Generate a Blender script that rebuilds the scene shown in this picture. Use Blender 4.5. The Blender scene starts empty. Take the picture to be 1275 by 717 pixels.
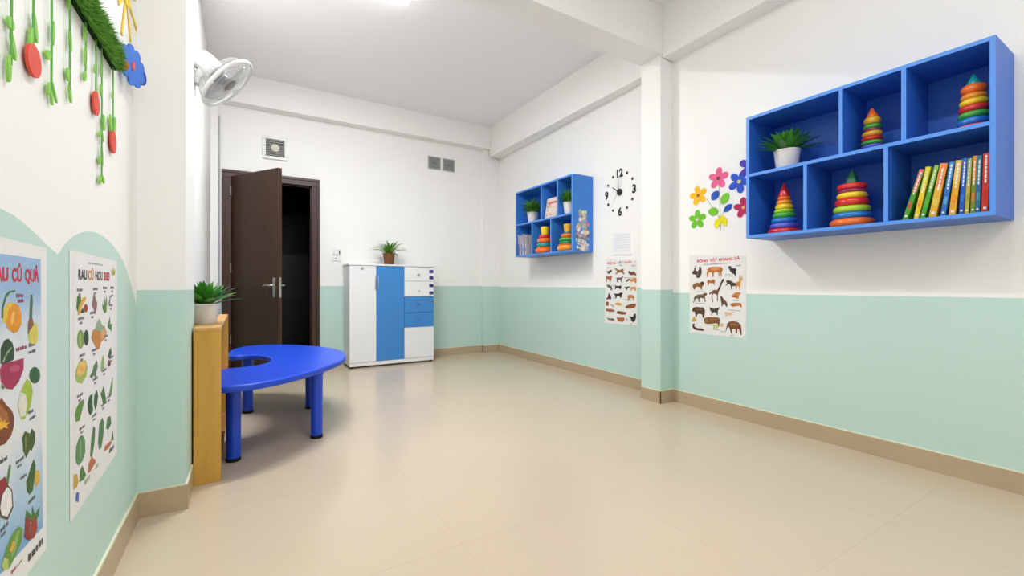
import bpy, math, random
from mathutils import Vector, Matrix
random.seed(7)
PI = math.pi
SC = bpy.context.scene
COL = SC.collection

# ------------------------------------------------------------------ camera
cd = bpy.data.cameras.new('camera'); cam = bpy.data.objects.new('camera', cd); COL.objects.link(cam)
cam.location = (0, 0, 1.0)
cam.rotation_euler = (PI / 2, 0, -math.radians(31.51))
cd.sensor_fit = 'HORIZONTAL'; cd.sensor_width = 36.0
cd.lens = 36.0 * 544.0 / 1275.0
cd.shift_y = -2.5 / 1275.0
cd.clip_start = 0.02; cd.clip_end = 60
SC.camera = cam

# ------------------------------------------------------------------ daylight, exposure
wd = bpy.data.worlds.new('daylight'); SC.world = wd; wd.use_nodes = True
bg = wd.node_tree.nodes['Background']
bg.inputs[0].default_value = (0.93, 0.96, 1.0, 1); bg.inputs[1].default_value = 1.75
vs = SC.view_settings
vs.view_transform = 'Standard'; vs.look = 'None'; vs.gamma = 1.0; vs.use_curve_mapping = False
vs.exposure = 0.05
LED_POWER = 62.0                       # watts of each ceiling batten

# ------------------------------------------------------------------ materials
def lin(c):
    return tuple(((v / 255) / 12.92 if v / 255 <= 0.04045 else ((v / 255 + 0.055) / 1.055) ** 2.4) for v in c)
MATS = {}
def mat(key, rgb, rough=0.5, spec=0.5, metal=0.0, var=0.0, scale=8.0, bump=0.0, bscale=60.0, emit=0.0, sub=0.0, coat=0.0, stretch=None, rgb2=None):
    if key in MATS: return MATS[key]
    m = bpy.data.materials.new(key); m.use_nodes = True
    nt = m.node_tree; b = nt.nodes['Principled BSDF']
    c = lin(rgb) + (1,)
    b.inputs['Base Color'].default_value = c
    b.inputs['Roughness'].default_value = rough
    b.inputs['Specular IOR Level'].default_value = spec
    b.inputs['Metallic'].default_value = metal
    b.inputs['Coat Weight'].default_value = coat
    m.diffuse_color = c
    tc = None
    if var or bump or rgb2:
        tc = nt.nodes.new('ShaderNodeTexCoord'); src = tc.outputs['Object']
        if stretch:
            mp = nt.nodes.new('ShaderNodeMapping'); mp.inputs['Scale'].default_value = stretch
            nt.links.new(src, mp.inputs[0]); src = mp.outputs[0]
    if var or rgb2:
        n = nt.nodes.new('ShaderNodeTexNoise'); n.inputs['Scale'].default_value = scale; n.inputs['Detail'].default_value = 5
        nt.links.new(src, n.inputs['Vector'])
        r = nt.nodes.new('ShaderNodeValToRGB')
        lo = lin(rgb2) if rgb2 else tuple(v * (1 - var) for v in c[:3])
        hi = c[:3] if rgb2 else tuple(min(1, v * (1 + var)) for v in c[:3])
        r.color_ramp.elements[0].position = 0.3; r.color_ramp.elements[0].color = lo + (1,)
        r.color_ramp.elements[1].position = 0.7; r.color_ramp.elements[1].color = hi + (1,)
        nt.links.new(n.outputs['Fac'], r.inputs[0]); nt.links.new(r.outputs[0], b.inputs['Base Color'])
    if bump:
        n2 = nt.nodes.new('ShaderNodeTexNoise'); n2.inputs['Scale'].default_value = bscale; n2.inputs['Detail'].default_value = 4
        nt.links.new(src, n2.inputs['Vector'])
        bp = nt.nodes.new('ShaderNodeBump'); bp.inputs['Strength'].default_value = bump; bp.inputs['Distance'].default_value = 0.003
        nt.links.new(n2.outputs['Fac'], bp.inputs['Height']); nt.links.new(bp.outputs[0], b.inputs['Normal'])
    if emit:
        b.inputs['Emission Color'].default_value = (0.95, 0.98, 1.0, 1); b.inputs['Emission Strength'].default_value = emit
    MATS[key] = m
    return m
def ink(rgb):                          # printed colour, matte paper
    return mat('print_%d_%d_%d' % tuple(rgb), rgb, 0.55, 0.3, var=0.08, scale=60)
def foam(name, rgb):
    return mat('foam_' + name, rgb, 0.7, 0.25, var=0.04, scale=30)

WHITE = mat('white_wall_paint', (248, 246, 243), 0.6, 0.3, var=0.008, scale=1.5, bump=0.03, bscale=120)
MINT = mat('mint_wall_paint', (195, 222, 213), 0.45, 0.4, var=0.012, scale=1.5, bump=0.03, bscale=120)
CEIL = mat('ceiling_paint', (250, 248, 248), 0.8, 0.2, var=0.008, scale=1.0)
TILE = mat('floor_tile_glaze', (205, 187, 163), 0.2, 0.5, var=0.018, scale=1.3, bump=0.006, bscale=9)
GROUT = mat('floor_grout', (200, 183, 160), 0.4, 0.3)
SKIRT = mat('skirting_tile', (186, 165, 134), 0.3, 0.5, var=0.03, scale=5)
BEAD = mat('skirting_bead', (226, 226, 196), 0.5, 0.4)
DOORW = mat('dark_walnut_door', (68, 42, 26), 0.38, 0.5, rgb2=(56, 34, 20), scale=5, stretch=(9, 9, 0.5))
FRAMEW = mat('dark_mahogany_frame', (72, 38, 30), 0.35, 0.5, rgb2=(52, 27, 21), scale=6, stretch=(9, 9, 0.6))
DARK = mat('dark_hall_shade', (24, 24, 24), 0.8, 0.2, var=0.1)  # darkness of the unlit hall put into a near-black colour
STEEL = mat('brushed_steel', (200, 198, 194), 0.28, 0.5, metal=1.0)
BLUE = mat('blue_laminate', (44, 106, 206), 0.42, 0.45, var=0.05, scale=3)
BLUEEDGE = mat('blue_edge_band', (86, 146, 232), 0.4, 0.45)
CABW = mat('white_laminate', (236, 236, 236), 0.35, 0.45, var=0.006)
CABB = mat('sky_blue_laminate', (62, 134, 204), 0.35, 0.45, var=0.03, scale=4)
TABLE = mat('blue_table_plastic', (22, 74, 212), 0.36, 0.5, bump=0.03, bscale=200)
LEG = mat('blue_leg_plastic', (20, 70, 200), 0.35, 0.5)
RUBBER = mat('black_rubber', (22, 22, 24), 0.7, 0.3)
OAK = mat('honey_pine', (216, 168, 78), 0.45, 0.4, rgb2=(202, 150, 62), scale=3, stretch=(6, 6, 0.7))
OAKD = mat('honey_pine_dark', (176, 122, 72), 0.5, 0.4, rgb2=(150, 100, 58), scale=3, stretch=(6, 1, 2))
CERAM = mat('white_ceramic', (236, 230, 224), 0.35, 0.5, var=0.01)
BROWNPOT = mat('brown_wicker_pot', (132, 88, 52), 0.6, 0.3, rgb2=(104, 66, 38), scale=40, bump=0.3, bscale=80)
SOIL = mat('potting_soil', (52, 38, 28), 0.95, 0.1, var=0.3, scale=60)
LEAFD = mat('leaf_dark_green', (66, 142, 46), 0.4, 0.45, rgb2=(42, 108, 34), scale=14)
LEAFM = mat('leaf_mid_green', (92, 170, 56), 0.4, 0.45, rgb2=(58, 132, 40), scale=14)
LEAFL = mat('leaf_bright_green', (140, 186, 66), 0.42, 0.45, rgb2=(84, 142, 46), scale=18)
VINE = mat('vine_foam_green', (140, 200, 84), 0.6, 0.3, var=0.08, scale=40)
STRING = mat('vine_string_green', (104, 178, 78), 0.6, 0.3)
TURF = mat('turf_blade_green', (126, 182, 68), 0.5, 0.3, rgb2=(60, 124, 38), scale=45)
TURFB = mat('turf_backing', (26, 54, 22), 0.9, 0.1)
FANW = mat('fan_white_plastic', (222, 222, 220), 0.35, 0.5)
FANG = mat('fan_grey_plastic', (126, 124, 124), 0.35, 0.5)
WIRE = mat('fan_wire_grey', (196, 196, 196), 0.35, 0.5)
BLADE = mat('fan_blade_smoke', (176, 176, 178), 0.25, 0.5)
GREYV = mat('vent_grey', (150, 150, 150), 0.5, 0.4)
DGREY = mat('vent_dark_grey', (96, 94, 92), 0.6, 0.4)
BLACK = mat('black_plastic', (24, 24, 24), 0.4, 0.5)
NAVY = mat('navy_sticker', (32, 44, 128), 0.5, 0.4)
PAPER = mat('poster_paper', (236, 234, 232), 0.5, 0.35, var=0.006, scale=6)
NOTICE = mat('notice_paper', (238, 237, 240), 0.55, 0.3)
NLINE = mat('notice_faint_line', (218, 217, 222), 0.6, 0.3)
PLASTW = mat('switch_white_plastic', (238, 238, 236), 0.3, 0.5)
LEDM = mat('led_diffuser', (255, 255, 255), 0.4, 0.3, emit=26.0)

# ------------------------------------------------------------------ mesh helpers
class MB:
    def __init__(s): s.v = []; s.f = []; s.m = []
    def add(s, vs, fs, mi=0):
        o = len(s.v); s.v += [tuple(v) for v in vs]
        s.f += [tuple(i + o for i in f) for f in fs]; s.m += [mi] * len(fs); return s
    def box(s, x0, x1, y0, y1, z0, z1, mi=0):
        return s.hexa([(x0,y0,z0),(x1,y0,z0),(x1,y1,z0),(x0,y1,z0),(x0,y0,z1),(x1,y0,z1),(x1,y1,z1),(x0,y1,z1)], mi)
    def hexa(s, v, mi=0):
        return s.add(v, [(0,3,2,1),(4,5,6,7),(0,1,5,4),(1,2,6,5),(2,3,7,6),(3,0,4,7)], mi)
    def prism(s, pts, d, mi=0):                       # flat outline (3-D points) pushed along d
        n = len(pts); d = Vector(d); a = [Vector(p) for p in pts]
        nor = Vector((0, 0, 0))
        for i in range(n):
            p, q = a[i] - a[0], a[(i + 1) % n] - a[0]; nor += p.cross(q)
        if nor.dot(d) < 0: a.reverse()
        b = [p + d for p in a]
        fs = [tuple(range(n - 1, -1, -1)), tuple(range(n, 2 * n))]
        fs += [(i, (i + 1) % n, n + (i + 1) % n, n + i) for i in range(n)]
        return s.add(a + b, fs, mi)
    def lathe(s, prof, c, axis=(0, 0, 1), seg=24, mi=0, cap=True):
        ax = Vector(axis).normalized(); u = ax.orthogonal().normalized(); w = ax.cross(u); c = Vector(c)
        vs = []; fs = []; n = len(prof)
        for r, h in prof:
            for k in range(seg):
                t = 2 * PI * k / seg
                vs.append(c + ax * h + (u * math.cos(t) + w * math.sin(t)) * max(r, 1e-5))
        for i in range(n - 1):
            for k in range(seg):
                k2 = (k + 1) % seg
                fs.append((i*seg+k, i*seg+k2, (i+1)*seg+k2, (i+1)*seg+k))
        if cap:
            fs.append(tuple(range(seg - 1, -1, -1))); fs.append(tuple((n-1)*seg + k for k in range(seg)))
        return s.add(vs, fs, mi)
    def torus(s, c, R, r, axis=(0, 0, 1), seg=40, sides=6, squash=1.0, mi=0):
        ax = Vector(axis).normalized(); u = ax.orthogonal().normalized(); w = ax.cross(u); c = Vector(c)
        vs = []; fs = []
        for i in range(seg):
            t = 2 * PI * i / seg; d = u * math.cos(t) + w * math.sin(t)
            for j in range(sides):
                q = 2 * PI * j / sides
                vs.append(c + d * (R + r * math.cos(q)) + ax * (r * squash * math.sin(q)))
        for i in range(seg):
            for j in range(sides):
                i2 = (i + 1) % seg; j2 = (j + 1) % sides
                fs.append((i*sides+j, i2*sides+j, i2*sides+j2, i*sides+j2))
        return s.add(vs, fs, mi)
    def tube(s, path, r, sides=6, mi=0):
        P = [Vector(p) for p in path]; n = len(P); vs = []; fs = []
        rr = r if isinstance(r, (list, tuple)) else [r] * n
        t0 = (P[1] - P[0]).normalized(); u = t0.orthogonal().normalized()
        for i in range(n):
            t = (P[min(i+1, n-1)] - P[max(i-1, 0)]).normalized()
            u = (u - t * u.dot(t)).normalized(); w = t.cross(u)
            for k in range(sides):
                a = 2 * PI * k / sides
                vs.append(P[i] + (u * math.cos(a) + w * math.sin(a)) * rr[i])
        for i in range(n - 1):
            for k in range(sides):
                k2 = (k + 1) % sides
                fs.append((i*sides+k, i*sides+k2, (i+1)*sides+k2, (i+1)*sides+k))
        fs.append(tuple(range(sides - 1, -1, -1))); fs.append(tuple((n-1)*sides + k for k in range(sides)))
        return s.add(vs, fs, mi)

ORG = {}                               # world position of each object's origin
def obj(name, mb, mats, parent=None, at=None, smooth=None, bevel=0.0, bseg=2):
    if parent is not None: o0 = Vector(ORG[parent.name])
    elif at is not None: o0 = Vector(at)
    else: o0 = Vector((0, 0, 0))
    me = bpy.data.meshes.new(name)
    me.from_pydata([tuple(Vector(v) - o0) for v in mb.v], [], mb.f)
    if not isinstance(mats, (list, tuple)): mats = [mats]
    for m in mats: me.materials.append(m)
    if len(mats) > 1: me.polygons.foreach_set('material_index', mb.m)
    if smooth is not None:
        me.shade_smooth(); me.set_sharp_from_angle(angle=math.radians(smooth))
    me.update()
    o = bpy.data.objects.new(name, me); COL.objects.link(o)
    if parent is not None: o.parent = parent
    else: o.location = o0
    ORG[o.name] = tuple(o0)
    if bevel:
        bv = o.modifiers.new('edge', 'BEVEL'); bv.width = bevel; bv.segments = bseg; bv.limit_method = 'ANGLE'; bv.angle_limit = math.radians(40)
        if bseg > 1: me.shade_smooth(); me.set_sharp_from_angle(angle=math.radians(50))
    return o
def tag(o, label=None, cat=None, group=None, kind=None):
    if label: o['label'] = label
    if cat: o['category'] = cat
    if group: o['group'] = group
    if kind: o['kind'] = kind
    return o
def thing(name, label, cat, at, group=None):
    o = bpy.data.objects.new(name, None); COL.objects.link(o); o.location = at; o.empty_display_size = 0.05
    ORG[o.name] = tuple(at)
    return tag(o, label, cat, group)
def struct(name, mb, mats, bevel=0.0):
    return tag(obj(name, mb, mats, bevel=bevel), kind='structure')
CAP = 0.73                             # cap height of the font at size 1
def lettering(name, s, m, parent, corner, right, up, width, height, depth=0.0004):
    cu = bpy.data.curves.new(name, 'FONT'); cu.body = s; cu.size = 1.0; cu.offset = 0.035; cu.resolution_u = 3
    t = bpy.data.objects.new('tmp_text', cu); COL.objects.link(t)
    dg = bpy.context.evaluated_depsgraph_get(); dg.update()
    me = bpy.data.meshes.new_from_object(t.evaluated_get(dg))
    bpy.data.objects.remove(t)
    xs = [v.co.x for v in me.vertices]
    x0, x1, y0, y1 = min(xs), max(xs), 0.0, CAP
    right = Vector(right); up = Vector(up); nor = right.cross(up); corner = Vector(corner)
    o0 = Vector(ORG[parent.name])
    for v in me.vertices:
        a = (v.co.x - x0) / (x1 - x0) * width; b = (v.co.y - y0) / (y1 - y0) * height
        v.co = corner + right * a + up * b + nor * depth - o0
    me.materials.clear(); me.materials.append(m); me.name = name
    o = bpy.data.objects.new(name, me); COL.objects.link(o); o.parent = parent; ORG[o.name] = tuple(o0)
    return o
ART = {
 'wild': [
  [((75,60,52),[(23175,11098),(23068,11235),(22963,11301),(22952,11532),(22857,11551),(22805,11319),(22674,11200),(22544,11288),(22493,11561),(22364,11602),(22287,11417),(22246,11143),(22338,10826),(22467,10669),(22674,10658),(22779,10766),(22805,10928),(22963,10954),(23095,10980)]),((105,85,72),[(22752,10881),(22648,11108),(22518,11150),(22518,10876),(22596,10740)])],
  [((190,115,50),[(21732,11353),(21583,11505),(21240,11514),(20618,11491),(20454,11398),(20421,11245),(20524,11095),(20501,10725),(20571,10726),(20642,11055),(20713,11057),(20689,10750),(20760,10729),(20807,11081),(21095,11111),(21192,10981),(21167,10737),(21338,10726),(21386,10785),(21313,10850),(21386,11075),(21534,11123),(21633,11036),(21692,10858),(21633,10745),(21757,10725),(21817,10861),(21807,11086)]),((215,150,85),[(20618,11338),(20660,11298),(20778,11268),(20951,11255),(21143,11261),(21319,11285),(21441,11323),(21485,11367),(21441,11408),(21319,11438),(21143,11451),(20951,11444),(20778,11419),(20660,11381)])],
  [((50,45,45),[(19992,11425),(19878,11549),(19742,11501),(19652,11370),(19474,11330),(19341,11359),(19319,11189),(19385,11022),(19319,10936),(19363,10831),(19319,10724),(19407,10705),(19452,10854),(19563,10963),(19630,10879),(19608,10708),(19697,10710),(19697,10859),(19675,10987),(19810,11140),(19901,11293)]),((90,82,80),[(19770,11387),(19751,11341),(19748,11298),(19762,11266),(19789,11252),(19826,11258),(19864,11283),(19896,11323),(19915,11369),(19918,11412),(19904,11444),(19876,11458),(19840,11452),(19802,11426)])],
  [((140,92,42),[(23142,10010),(22963,10203),(22622,10284),(22420,10224),(22287,10365),(22088,10340),(22022,10163),(22154,9986),(22247,9892),(22220,9691),(22326,9690),(22380,9891),(22690,9962),(22826,9866),(22894,9686),(23004,9709),(23059,9890)]),((70,45,35),[(22062,10234),(22077,10183),(22121,10142),(22185,10119),(22256,10119),(22320,10142),(22364,10184),(22380,10235),(22364,10287),(22320,10328),(22256,10350),(22185,10349),(22121,10326),(22077,10285)])],
  [((175,110,60),[(21787,10396),(21670,10511),(21439,10427),(21211,10540),(21060,10446),(21110,10217),(21135,10044),(21185,10044),(21211,10217),(21567,10242),(21670,10045),(21735,10045),(21735,10243)])],
  [((120,78,56),[(21593,9428),(21376,9581),(21160,9699),(20873,9701),(20687,10044),(20467,10530),(20322,10573),(20297,10460),(20467,10213),(20687,9702),(20786,9473),(20835,9130),(20835,8787),(20910,8785),(20910,9300),(21160,9411),(21287,9293),(21287,9005),(21236,8717),(21337,8691),(21401,9118),(21376,9408),(21542,9312)]),((62,52,50),[(20848,9690),(20687,10044),(20467,10530),(20322,10573),(20297,10460),(20467,10213),(20687,9702)])],
  [((75,60,52),[(20165,10380),(20022,10457),(19785,10410),(19552,10264),(19355,10207),(19321,10042),(19494,9987),(19668,9987),(19703,9710),(19750,9709),(19774,10043),(19962,10188),(20141,10009),(20201,10043),(20058,10211)])],
  [((205,140,60),[(19355,10262),(19149,10338),(19036,10511),(18968,10423),(18979,10096),(19036,9714),(19092,9714),(19126,9965),(19263,10009),(19309,9745),(19378,9745),(19378,10042)]),((205,170,110),[(19149,10513),(19036,10860),(18968,10804),(19036,10620),(18833,10747),(18867,10585),(18789,10367),(18979,10445)])],
  [((105,88,70),[(23004,8962),(22894,9169),(22622,9294),(22154,9337),(21957,9458),(21774,9402),(21800,9261),(21957,9188),(21957,8929),(21865,8756),(21957,8695),(22062,8986),(22353,9038),(22487,8916),(22460,8679),(22554,8676),(22595,8972),(22785,8968),(22921,8724),(23031,8564),(23059,8660),(22949,8844)]),((135,118,95),[(22080,9262),(22107,9226),(22197,9185),(22330,9148),(22483,9121),(22624,9110),(22725,9117),(22766,9142),(22737,9178),(22646,9220),(22510,9257),(22357,9284),(22218,9294),(22119,9286)])],
  [((95,65,55),[(20626,9191),(20504,9228),(20382,9027),(20141,8808),(20022,8588),(20058,8362),(20141,8415),(20261,8579),(20382,8575),(20467,8402),(20540,8422),(20516,8627),(20589,8908)]),((125,85,68),[(20251,8841),(20205,8783),(20178,8728),(20174,8689),(20194,8672),(20235,8681),(20289,8715),(20344,8766),(20390,8824),(20417,8879),(20421,8918),(20401,8935),(20360,8925),(20306,8892)])],
  [((205,130,65),[(19680,9233),(19552,9412),(19355,9525),(19036,9529),(18957,9421),(19092,9310),(19149,9057),(19263,8999),(19355,9107),(19552,9124),(19668,9155)]),((165,85,45),[(19252,9197),(19268,9168),(19312,9144),(19377,9130),(19449,9128),(19514,9140),(19559,9162),(19575,9190),(19559,9219),(19514,9243),(19449,9257),(19377,9259),(19312,9247),(19268,9225)])],
  [((180,105,45),[(19809,8540),(19727,8676),(19378,8732),(18979,8723),(18889,8574),(18923,8377),(19002,8406),(19092,8512),(19378,8468),(19494,8419),(19668,8434)]),((205,135,70),[(19047,8634),(19074,8609),(19150,8587),(19259,8572),(19382,8568),(19493,8575),(19570,8591),(19598,8614),(19570,8639),(19493,8661),(19382,8675),(19259,8680),(19150,8673),(19074,8656)])],
  [((85,60,50),[(23170,7991),(23031,8203),(22757,8286),(22420,8264),(22154,8275),(21983,8106),(21957,7872),(22022,7634),(22022,7422),(22180,7412),(22220,7682),(22487,7726),(22690,7655),(22717,7474),(22826,7468),(22853,7706),(22921,7883),(23100,7874)]),((112,80,66),[(22167,8074),(22199,8026),(22287,7985),(22415,7958),(22559,7951),(22689,7966),(22780,7999),(22812,8044),(22780,8092),(22689,8134),(22559,8160),(22415,8167),(22287,8152),(22199,8119)])],
  [((70,62,60),[(21567,8358),(21465,8246),(21185,8200),(20811,8274),(20650,8417),(20712,8221),(20835,8044),(20835,7702),(20910,7697),(20985,7922),(21249,7909),(21337,7650),(21414,7669),(21376,7902),(21503,8070)])],
  [((225,185,150),[(20285,7958),(20141,8000),(19785,7984),(19436,8035),(19401,7982),(19668,7879),(19703,7744),(20081,7745),(20141,7607),(20201,7625),(20177,7795),(20285,7846)])],
  [((130,85,50),[(22088,7277),(21957,7438),(21632,7516),(21060,7528),(20749,7513),(20663,7370),(20687,7084),(20737,6795),(20811,6790),(20835,7016),(21060,7057),(21376,6976),(21761,6947),(21983,6990)]),((158,112,72),[(21670,7222),(21687,7145),(21734,7081),(21801,7042),(21877,7037),(21945,7066),(21992,7124),(22009,7199),(21992,7277),(21945,7341),(21877,7380),(21801,7385),(21734,7355),(21687,7297)]),((150,104,62),[(20835,7382),(20872,7340),(20976,7301),(21127,7273),(21295,7262),(21448,7269),(21555,7294),(21593,7332),(21555,7375),(21448,7414),(21295,7442),(21127,7452),(20976,7444),(20872,7419)])],
  [((210,168,70),[(23197,7143),(23059,7394),(22921,7486),(22826,7288),(22717,7140),(22921,7030),(23142,7026)])],
  [((80,50,45),[(23100,6848),(22921,6921),(22921,6645),(22690,6544),(22287,6553),(22022,6481),(22114,6355),(22622,6346),(22963,6401),(23128,6604)])],
  [((200,200,120),[(21249,6928),(20997,7004),(20811,6904),(20873,6556),(20960,6606),(20997,6775),(21085,6595),(21211,6550)])],
  [((225,170,80),[(20358,6961),(20371,6896),(20408,6842),(20462,6810),(20521,6805),(20575,6829),(20612,6878),(20626,6941),(20612,7006),(20575,7060),(20521,7092),(20462,7097),(20408,7072),(20371,7024)]),((245,210,140),[(20431,6956),(20437,6926),(20453,6901),(20478,6886),(20505,6884),(20529,6895),(20546,6917),(20552,6946),(20546,6976),(20529,7001),(20505,7016),(20478,7018),(20453,7007),(20437,6985)])],
  [((120,75,45),[(20058,7074),(19903,7253),(19610,7329),(19206,7279),(18979,7099),(18923,6832),(18901,6344),(19002,6302),(19092,6708),(19206,6808),(19263,6419),(19378,6408),(19401,6737),(19668,6714),(19656,6383),(19750,6352),(19844,6700),(19939,6859),(20058,6738),(20141,6506),(20201,6523),(20105,6846)]),((150,98,62),[(19130,7072),(19173,7022),(19280,6985),(19429,6970),(19593,6980),(19738,7012),(19835,7060),(19864,7116),(19819,7167),(19710,7203),(19558,7217),(19395,7207),(19252,7175),(19158,7126)])],
 ],
 'farm': [
  [((60,45,40),[(34086,11592),(33837,11542),(33529,11631),(33225,11705),(33225,11524),(33366,11430),(33488,11293),(33941,11305),(33837,11443),(34024,11476)])],
  [((150,110,60),[(32924,11861),(32626,11851),(32429,11706),(32041,11625),(31658,11748),(31469,11607),(31564,11475),(31375,11201),(31526,11164),(31849,11388),(32235,11358),(32626,11189),(32764,11234),(32429,11459),(32626,11644)])],
  [((115,70,45),[(30910,11456),(30727,11517),(30599,11381),(30095,11432),(29864,11230),(29776,10941),(29917,10996),(30095,11105),(30490,11047),(30672,11118),(30855,11281)])],
  [((165,90,55),[(34086,11081),(33837,10978),(33529,11014),(33164,11063),(33285,10758),(33427,10410),(33570,10482),(33631,10693),(33941,10768),(33982,10415),(34086,10486)])],
  [((125,95,100),[(32626,10817),(32332,10881),(31945,10847),(31658,10978),(31526,10935),(31754,10736),(31849,10398),(31945,10399),(31983,10630),(32332,10635),(32371,10402),(32528,10403),(32488,10678)])],
  [((90,65,60),[(31282,10460),(31003,10658),(30727,10747),(30672,10587),(31095,10419)])],
  [((215,145,75),[(30727,10721),(30363,10689),(30095,10843),(29776,10772),(29776,10316),(29952,10252),(30095,10450),(30454,10413),(30672,10455)])],
  [((95,90,85),[(34045,10132),(33631,10131),(33285,9991),(33184,9782),(33225,9503),(33366,9529),(33488,9780),(33837,9849)])],
  [((50,45,45),[(32884,10129),(32725,9991),(32235,9991),(31849,10086),(31849,9855),(31983,9651),(32099,9677),(32176,9813),(32528,9812),(32685,9646),(32784,9673),(32725,9853)])],
  [((75,80,65),[(31413,9924),(31095,9924),(30672,9991),(30727,9858),(30910,9765),(31095,9590),(31225,9656),(31282,9790)])],
  [((215,150,80),[(30599,9859),(30274,9925),(29917,9952),(29829,9796),(29864,9509),(29988,9507),(30095,9664),(30363,9662),(30526,9502),(30581,9634)])],
  [((115,45,65),[(33734,9287),(33488,9150),(33285,8735),(33427,8549),(33734,8653),(34045,8532),(34086,8673),(33837,8862)])],
  [((45,42,42),[(32963,9256),(32725,9204),(32332,9210),(31849,9353),(31602,9275),(31754,9110),(31830,8838),(31983,8766),(32099,8968),(32429,8989),(32567,8752),(32725,8748),(32725,9024),(32884,9118)])],
  [((185,130,85),[(31003,8923),(30818,9127),(30454,9133),(30095,9074),(30059,8813),(30095,8550),(30184,8548),(30274,8808),(30672,8798),(30818,8529),(31003,8523),(30910,8792)])],
  [((160,85,50),[(34149,8288),(33837,8369),(33672,8233),(33734,7950),(34045,7867),(34191,8003)])],
  [((205,165,70),[(32764,8195),(32429,8302),(32041,8288),(31754,8162),(31849,8023),(32332,8004),(32685,8059)])],
  [((130,110,100),[(33488,8071),(33326,8105),(32824,7874),(32924,7815)])],
  [((145,75,45),[(31375,7840),(31095,8053),(30544,8233),(29917,8294),(29829,8128),(30006,7899),(30544,7770),(31095,7745)])],
  [((165,105,55),[(34149,7650),(33837,7593),(33326,7616),(32784,7503),(32824,7363),(33529,7285),(34107,7368)])],
  [((125,70,50),[(32528,7378),(32235,7461),(31564,7427),(31132,7382),(31188,7178),(31658,7111),(32429,7177)])],
  [((90,88,85),[(34107,6801),(33899,6672),(33427,6590),(33124,6693),(32764,6468),(32924,6429),(33366,6454),(33775,6469)])],
  [((180,105,60),[(32528,6828),(32235,6778),(31469,6853),(31375,6630),(31564,6415),(31849,6422),(32332,6388)])],
  [((40,40,40),[(30855,6998),(30544,7017),(30274,6967),(30095,7306),(29864,7318),(29829,6930),(29952,6660),(30184,6448),(30454,6560),(30544,6818)])],
 ],
 'fruit': [
  [((230,190,70),[(12165,9389),(12216,9551),(12370,9664),(12612,9680),(12612,9459),(12344,9282),(12191,9293)]),((225,150,40),[(12318,9332),(12397,9519),(12639,9667),(12865,9597),(12993,9414),(12981,9211),(12836,9083),(12639,9051),(12476,9127),(12344,9186)]),((240,185,90),[(12660,9353),(12634,9297),(12599,9254),(12560,9233),(12527,9238),(12505,9267),(12499,9315),(12509,9372),(12534,9428),(12570,9471),(12608,9493),(12642,9489),(12665,9460),(12671,9411)]),((75,120,50),[(12115,9392),(12140,9601),(12267,9810),(12423,9903),(12695,9921),(12700,9888),(12476,9874),(12318,9773),(12201,9599),(12180,9388)])],
  [((75,110,75),[(13379,9313),(13410,9655),(13455,9814),(13540,9812),(13559,9651),(13520,9304)]),((140,95,65),[(13303,9187),(13379,9313),(13540,9303),(13605,9164),(13540,8955),(13303,8977)]),((215,200,95),[(13316,8897),(13366,9024),(13540,9115),(13705,9211),(13828,9065),(13841,8844),(13739,8718),(13442,8751)])],
  [((50,75,45),[(12073,8545),(12089,8823),(12237,8960),(12407,8974),(12582,8870),(12660,8727),(12642,8527),(12321,8508),(12154,8507)]),((150,175,130),[(12154,8559),(12321,8716),(12523,8797),(12553,8772),(12349,8674),(12209,8538)]),((165,50,85),[(12046,8423),(12154,8520),(12612,8504),(13096,8498),(13083,8253),(12858,8043),(12582,7947),(12321,8013),(12100,8184)]),((190,80,110),[(12912,8337),(12907,8305),(12854,8282),(12765,8272),(12660,8277),(12560,8296),(12483,8324),(12443,8357),(12449,8387),(12498,8410),(12581,8421),(12685,8418),(12788,8400),(12870,8371)]),((95,130,70),[(12111,8144),(12237,8055),(12198,8019),(12111,8068)])],
  [((165,190,60),[(12953,7831),(13249,8041),(13456,7916),(13562,7706),(13456,7408),(13283,7305),(13149,7212),(12985,7254),(12858,7466)]),((225,220,205),[(12827,7583),(12953,7817),(13182,7727),(13283,7534),(13182,7274),(12953,7304)]),((55,95,55),[(13955,7989),(13925,7913),(13841,7863),(13721,7850),(13592,7875),(13478,7931),(13400,8008),(13372,8091),(13400,8164),(13478,8213),(13592,8230),(13721,8210),(13841,8155),(13925,8076)])],
  [((125,70,35),[(11685,7847),(11993,7852),(12127,7873),(12321,7700),(12553,7539),(12660,7379),(12642,7195),(12523,7041),(12265,6961),(11993,6995),(11685,7139)]),((165,100,50),[(11786,7725),(12100,7751),(12378,7529),(12436,7304),(11786,7479)]),((230,175,55),[(11888,7389),(11940,7462),(12073,7427),(12073,7554),(12154,7405),(12265,7428),(12254,7366),(12494,7315),(12321,7309),(12407,7220),(12209,7293),(12100,7280)])],
  [((75,95,40),[(13031,6853),(13161,6954),(13384,6843),(13384,6465),(13216,6370),(13074,6564)]),((70,90,45),[(13384,6796),(13498,6916),(13675,6784),(13675,6565),(13498,6428),(13361,6519)]),((110,130,65),[(13249,6672),(13243,6602),(13228,6550),(13206,6526),(13181,6534),(13159,6572),(13144,6633),(13139,6705),(13144,6774),(13159,6826),(13181,6851),(13206,6844),(13228,6806),(13243,6744)])],
  [((150,45,50),[(11907,5997),(11993,6333),(12260,6337),(12400,6178),(12353,6024),(12080,5841)]),((90,70,60),[(12019,5805),(12107,6060),(12372,6133),(12572,5945),(12621,5587),(12372,5450),(12098,5616)]),((235,232,228),[(12063,5815),(12143,6024),(12353,6101),(12524,5947),(12563,5643),(12353,5518),(12134,5650)]),((90,140,70),[(12306,6214),(12447,6506),(12514,6461),(12400,6135)])],
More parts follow.
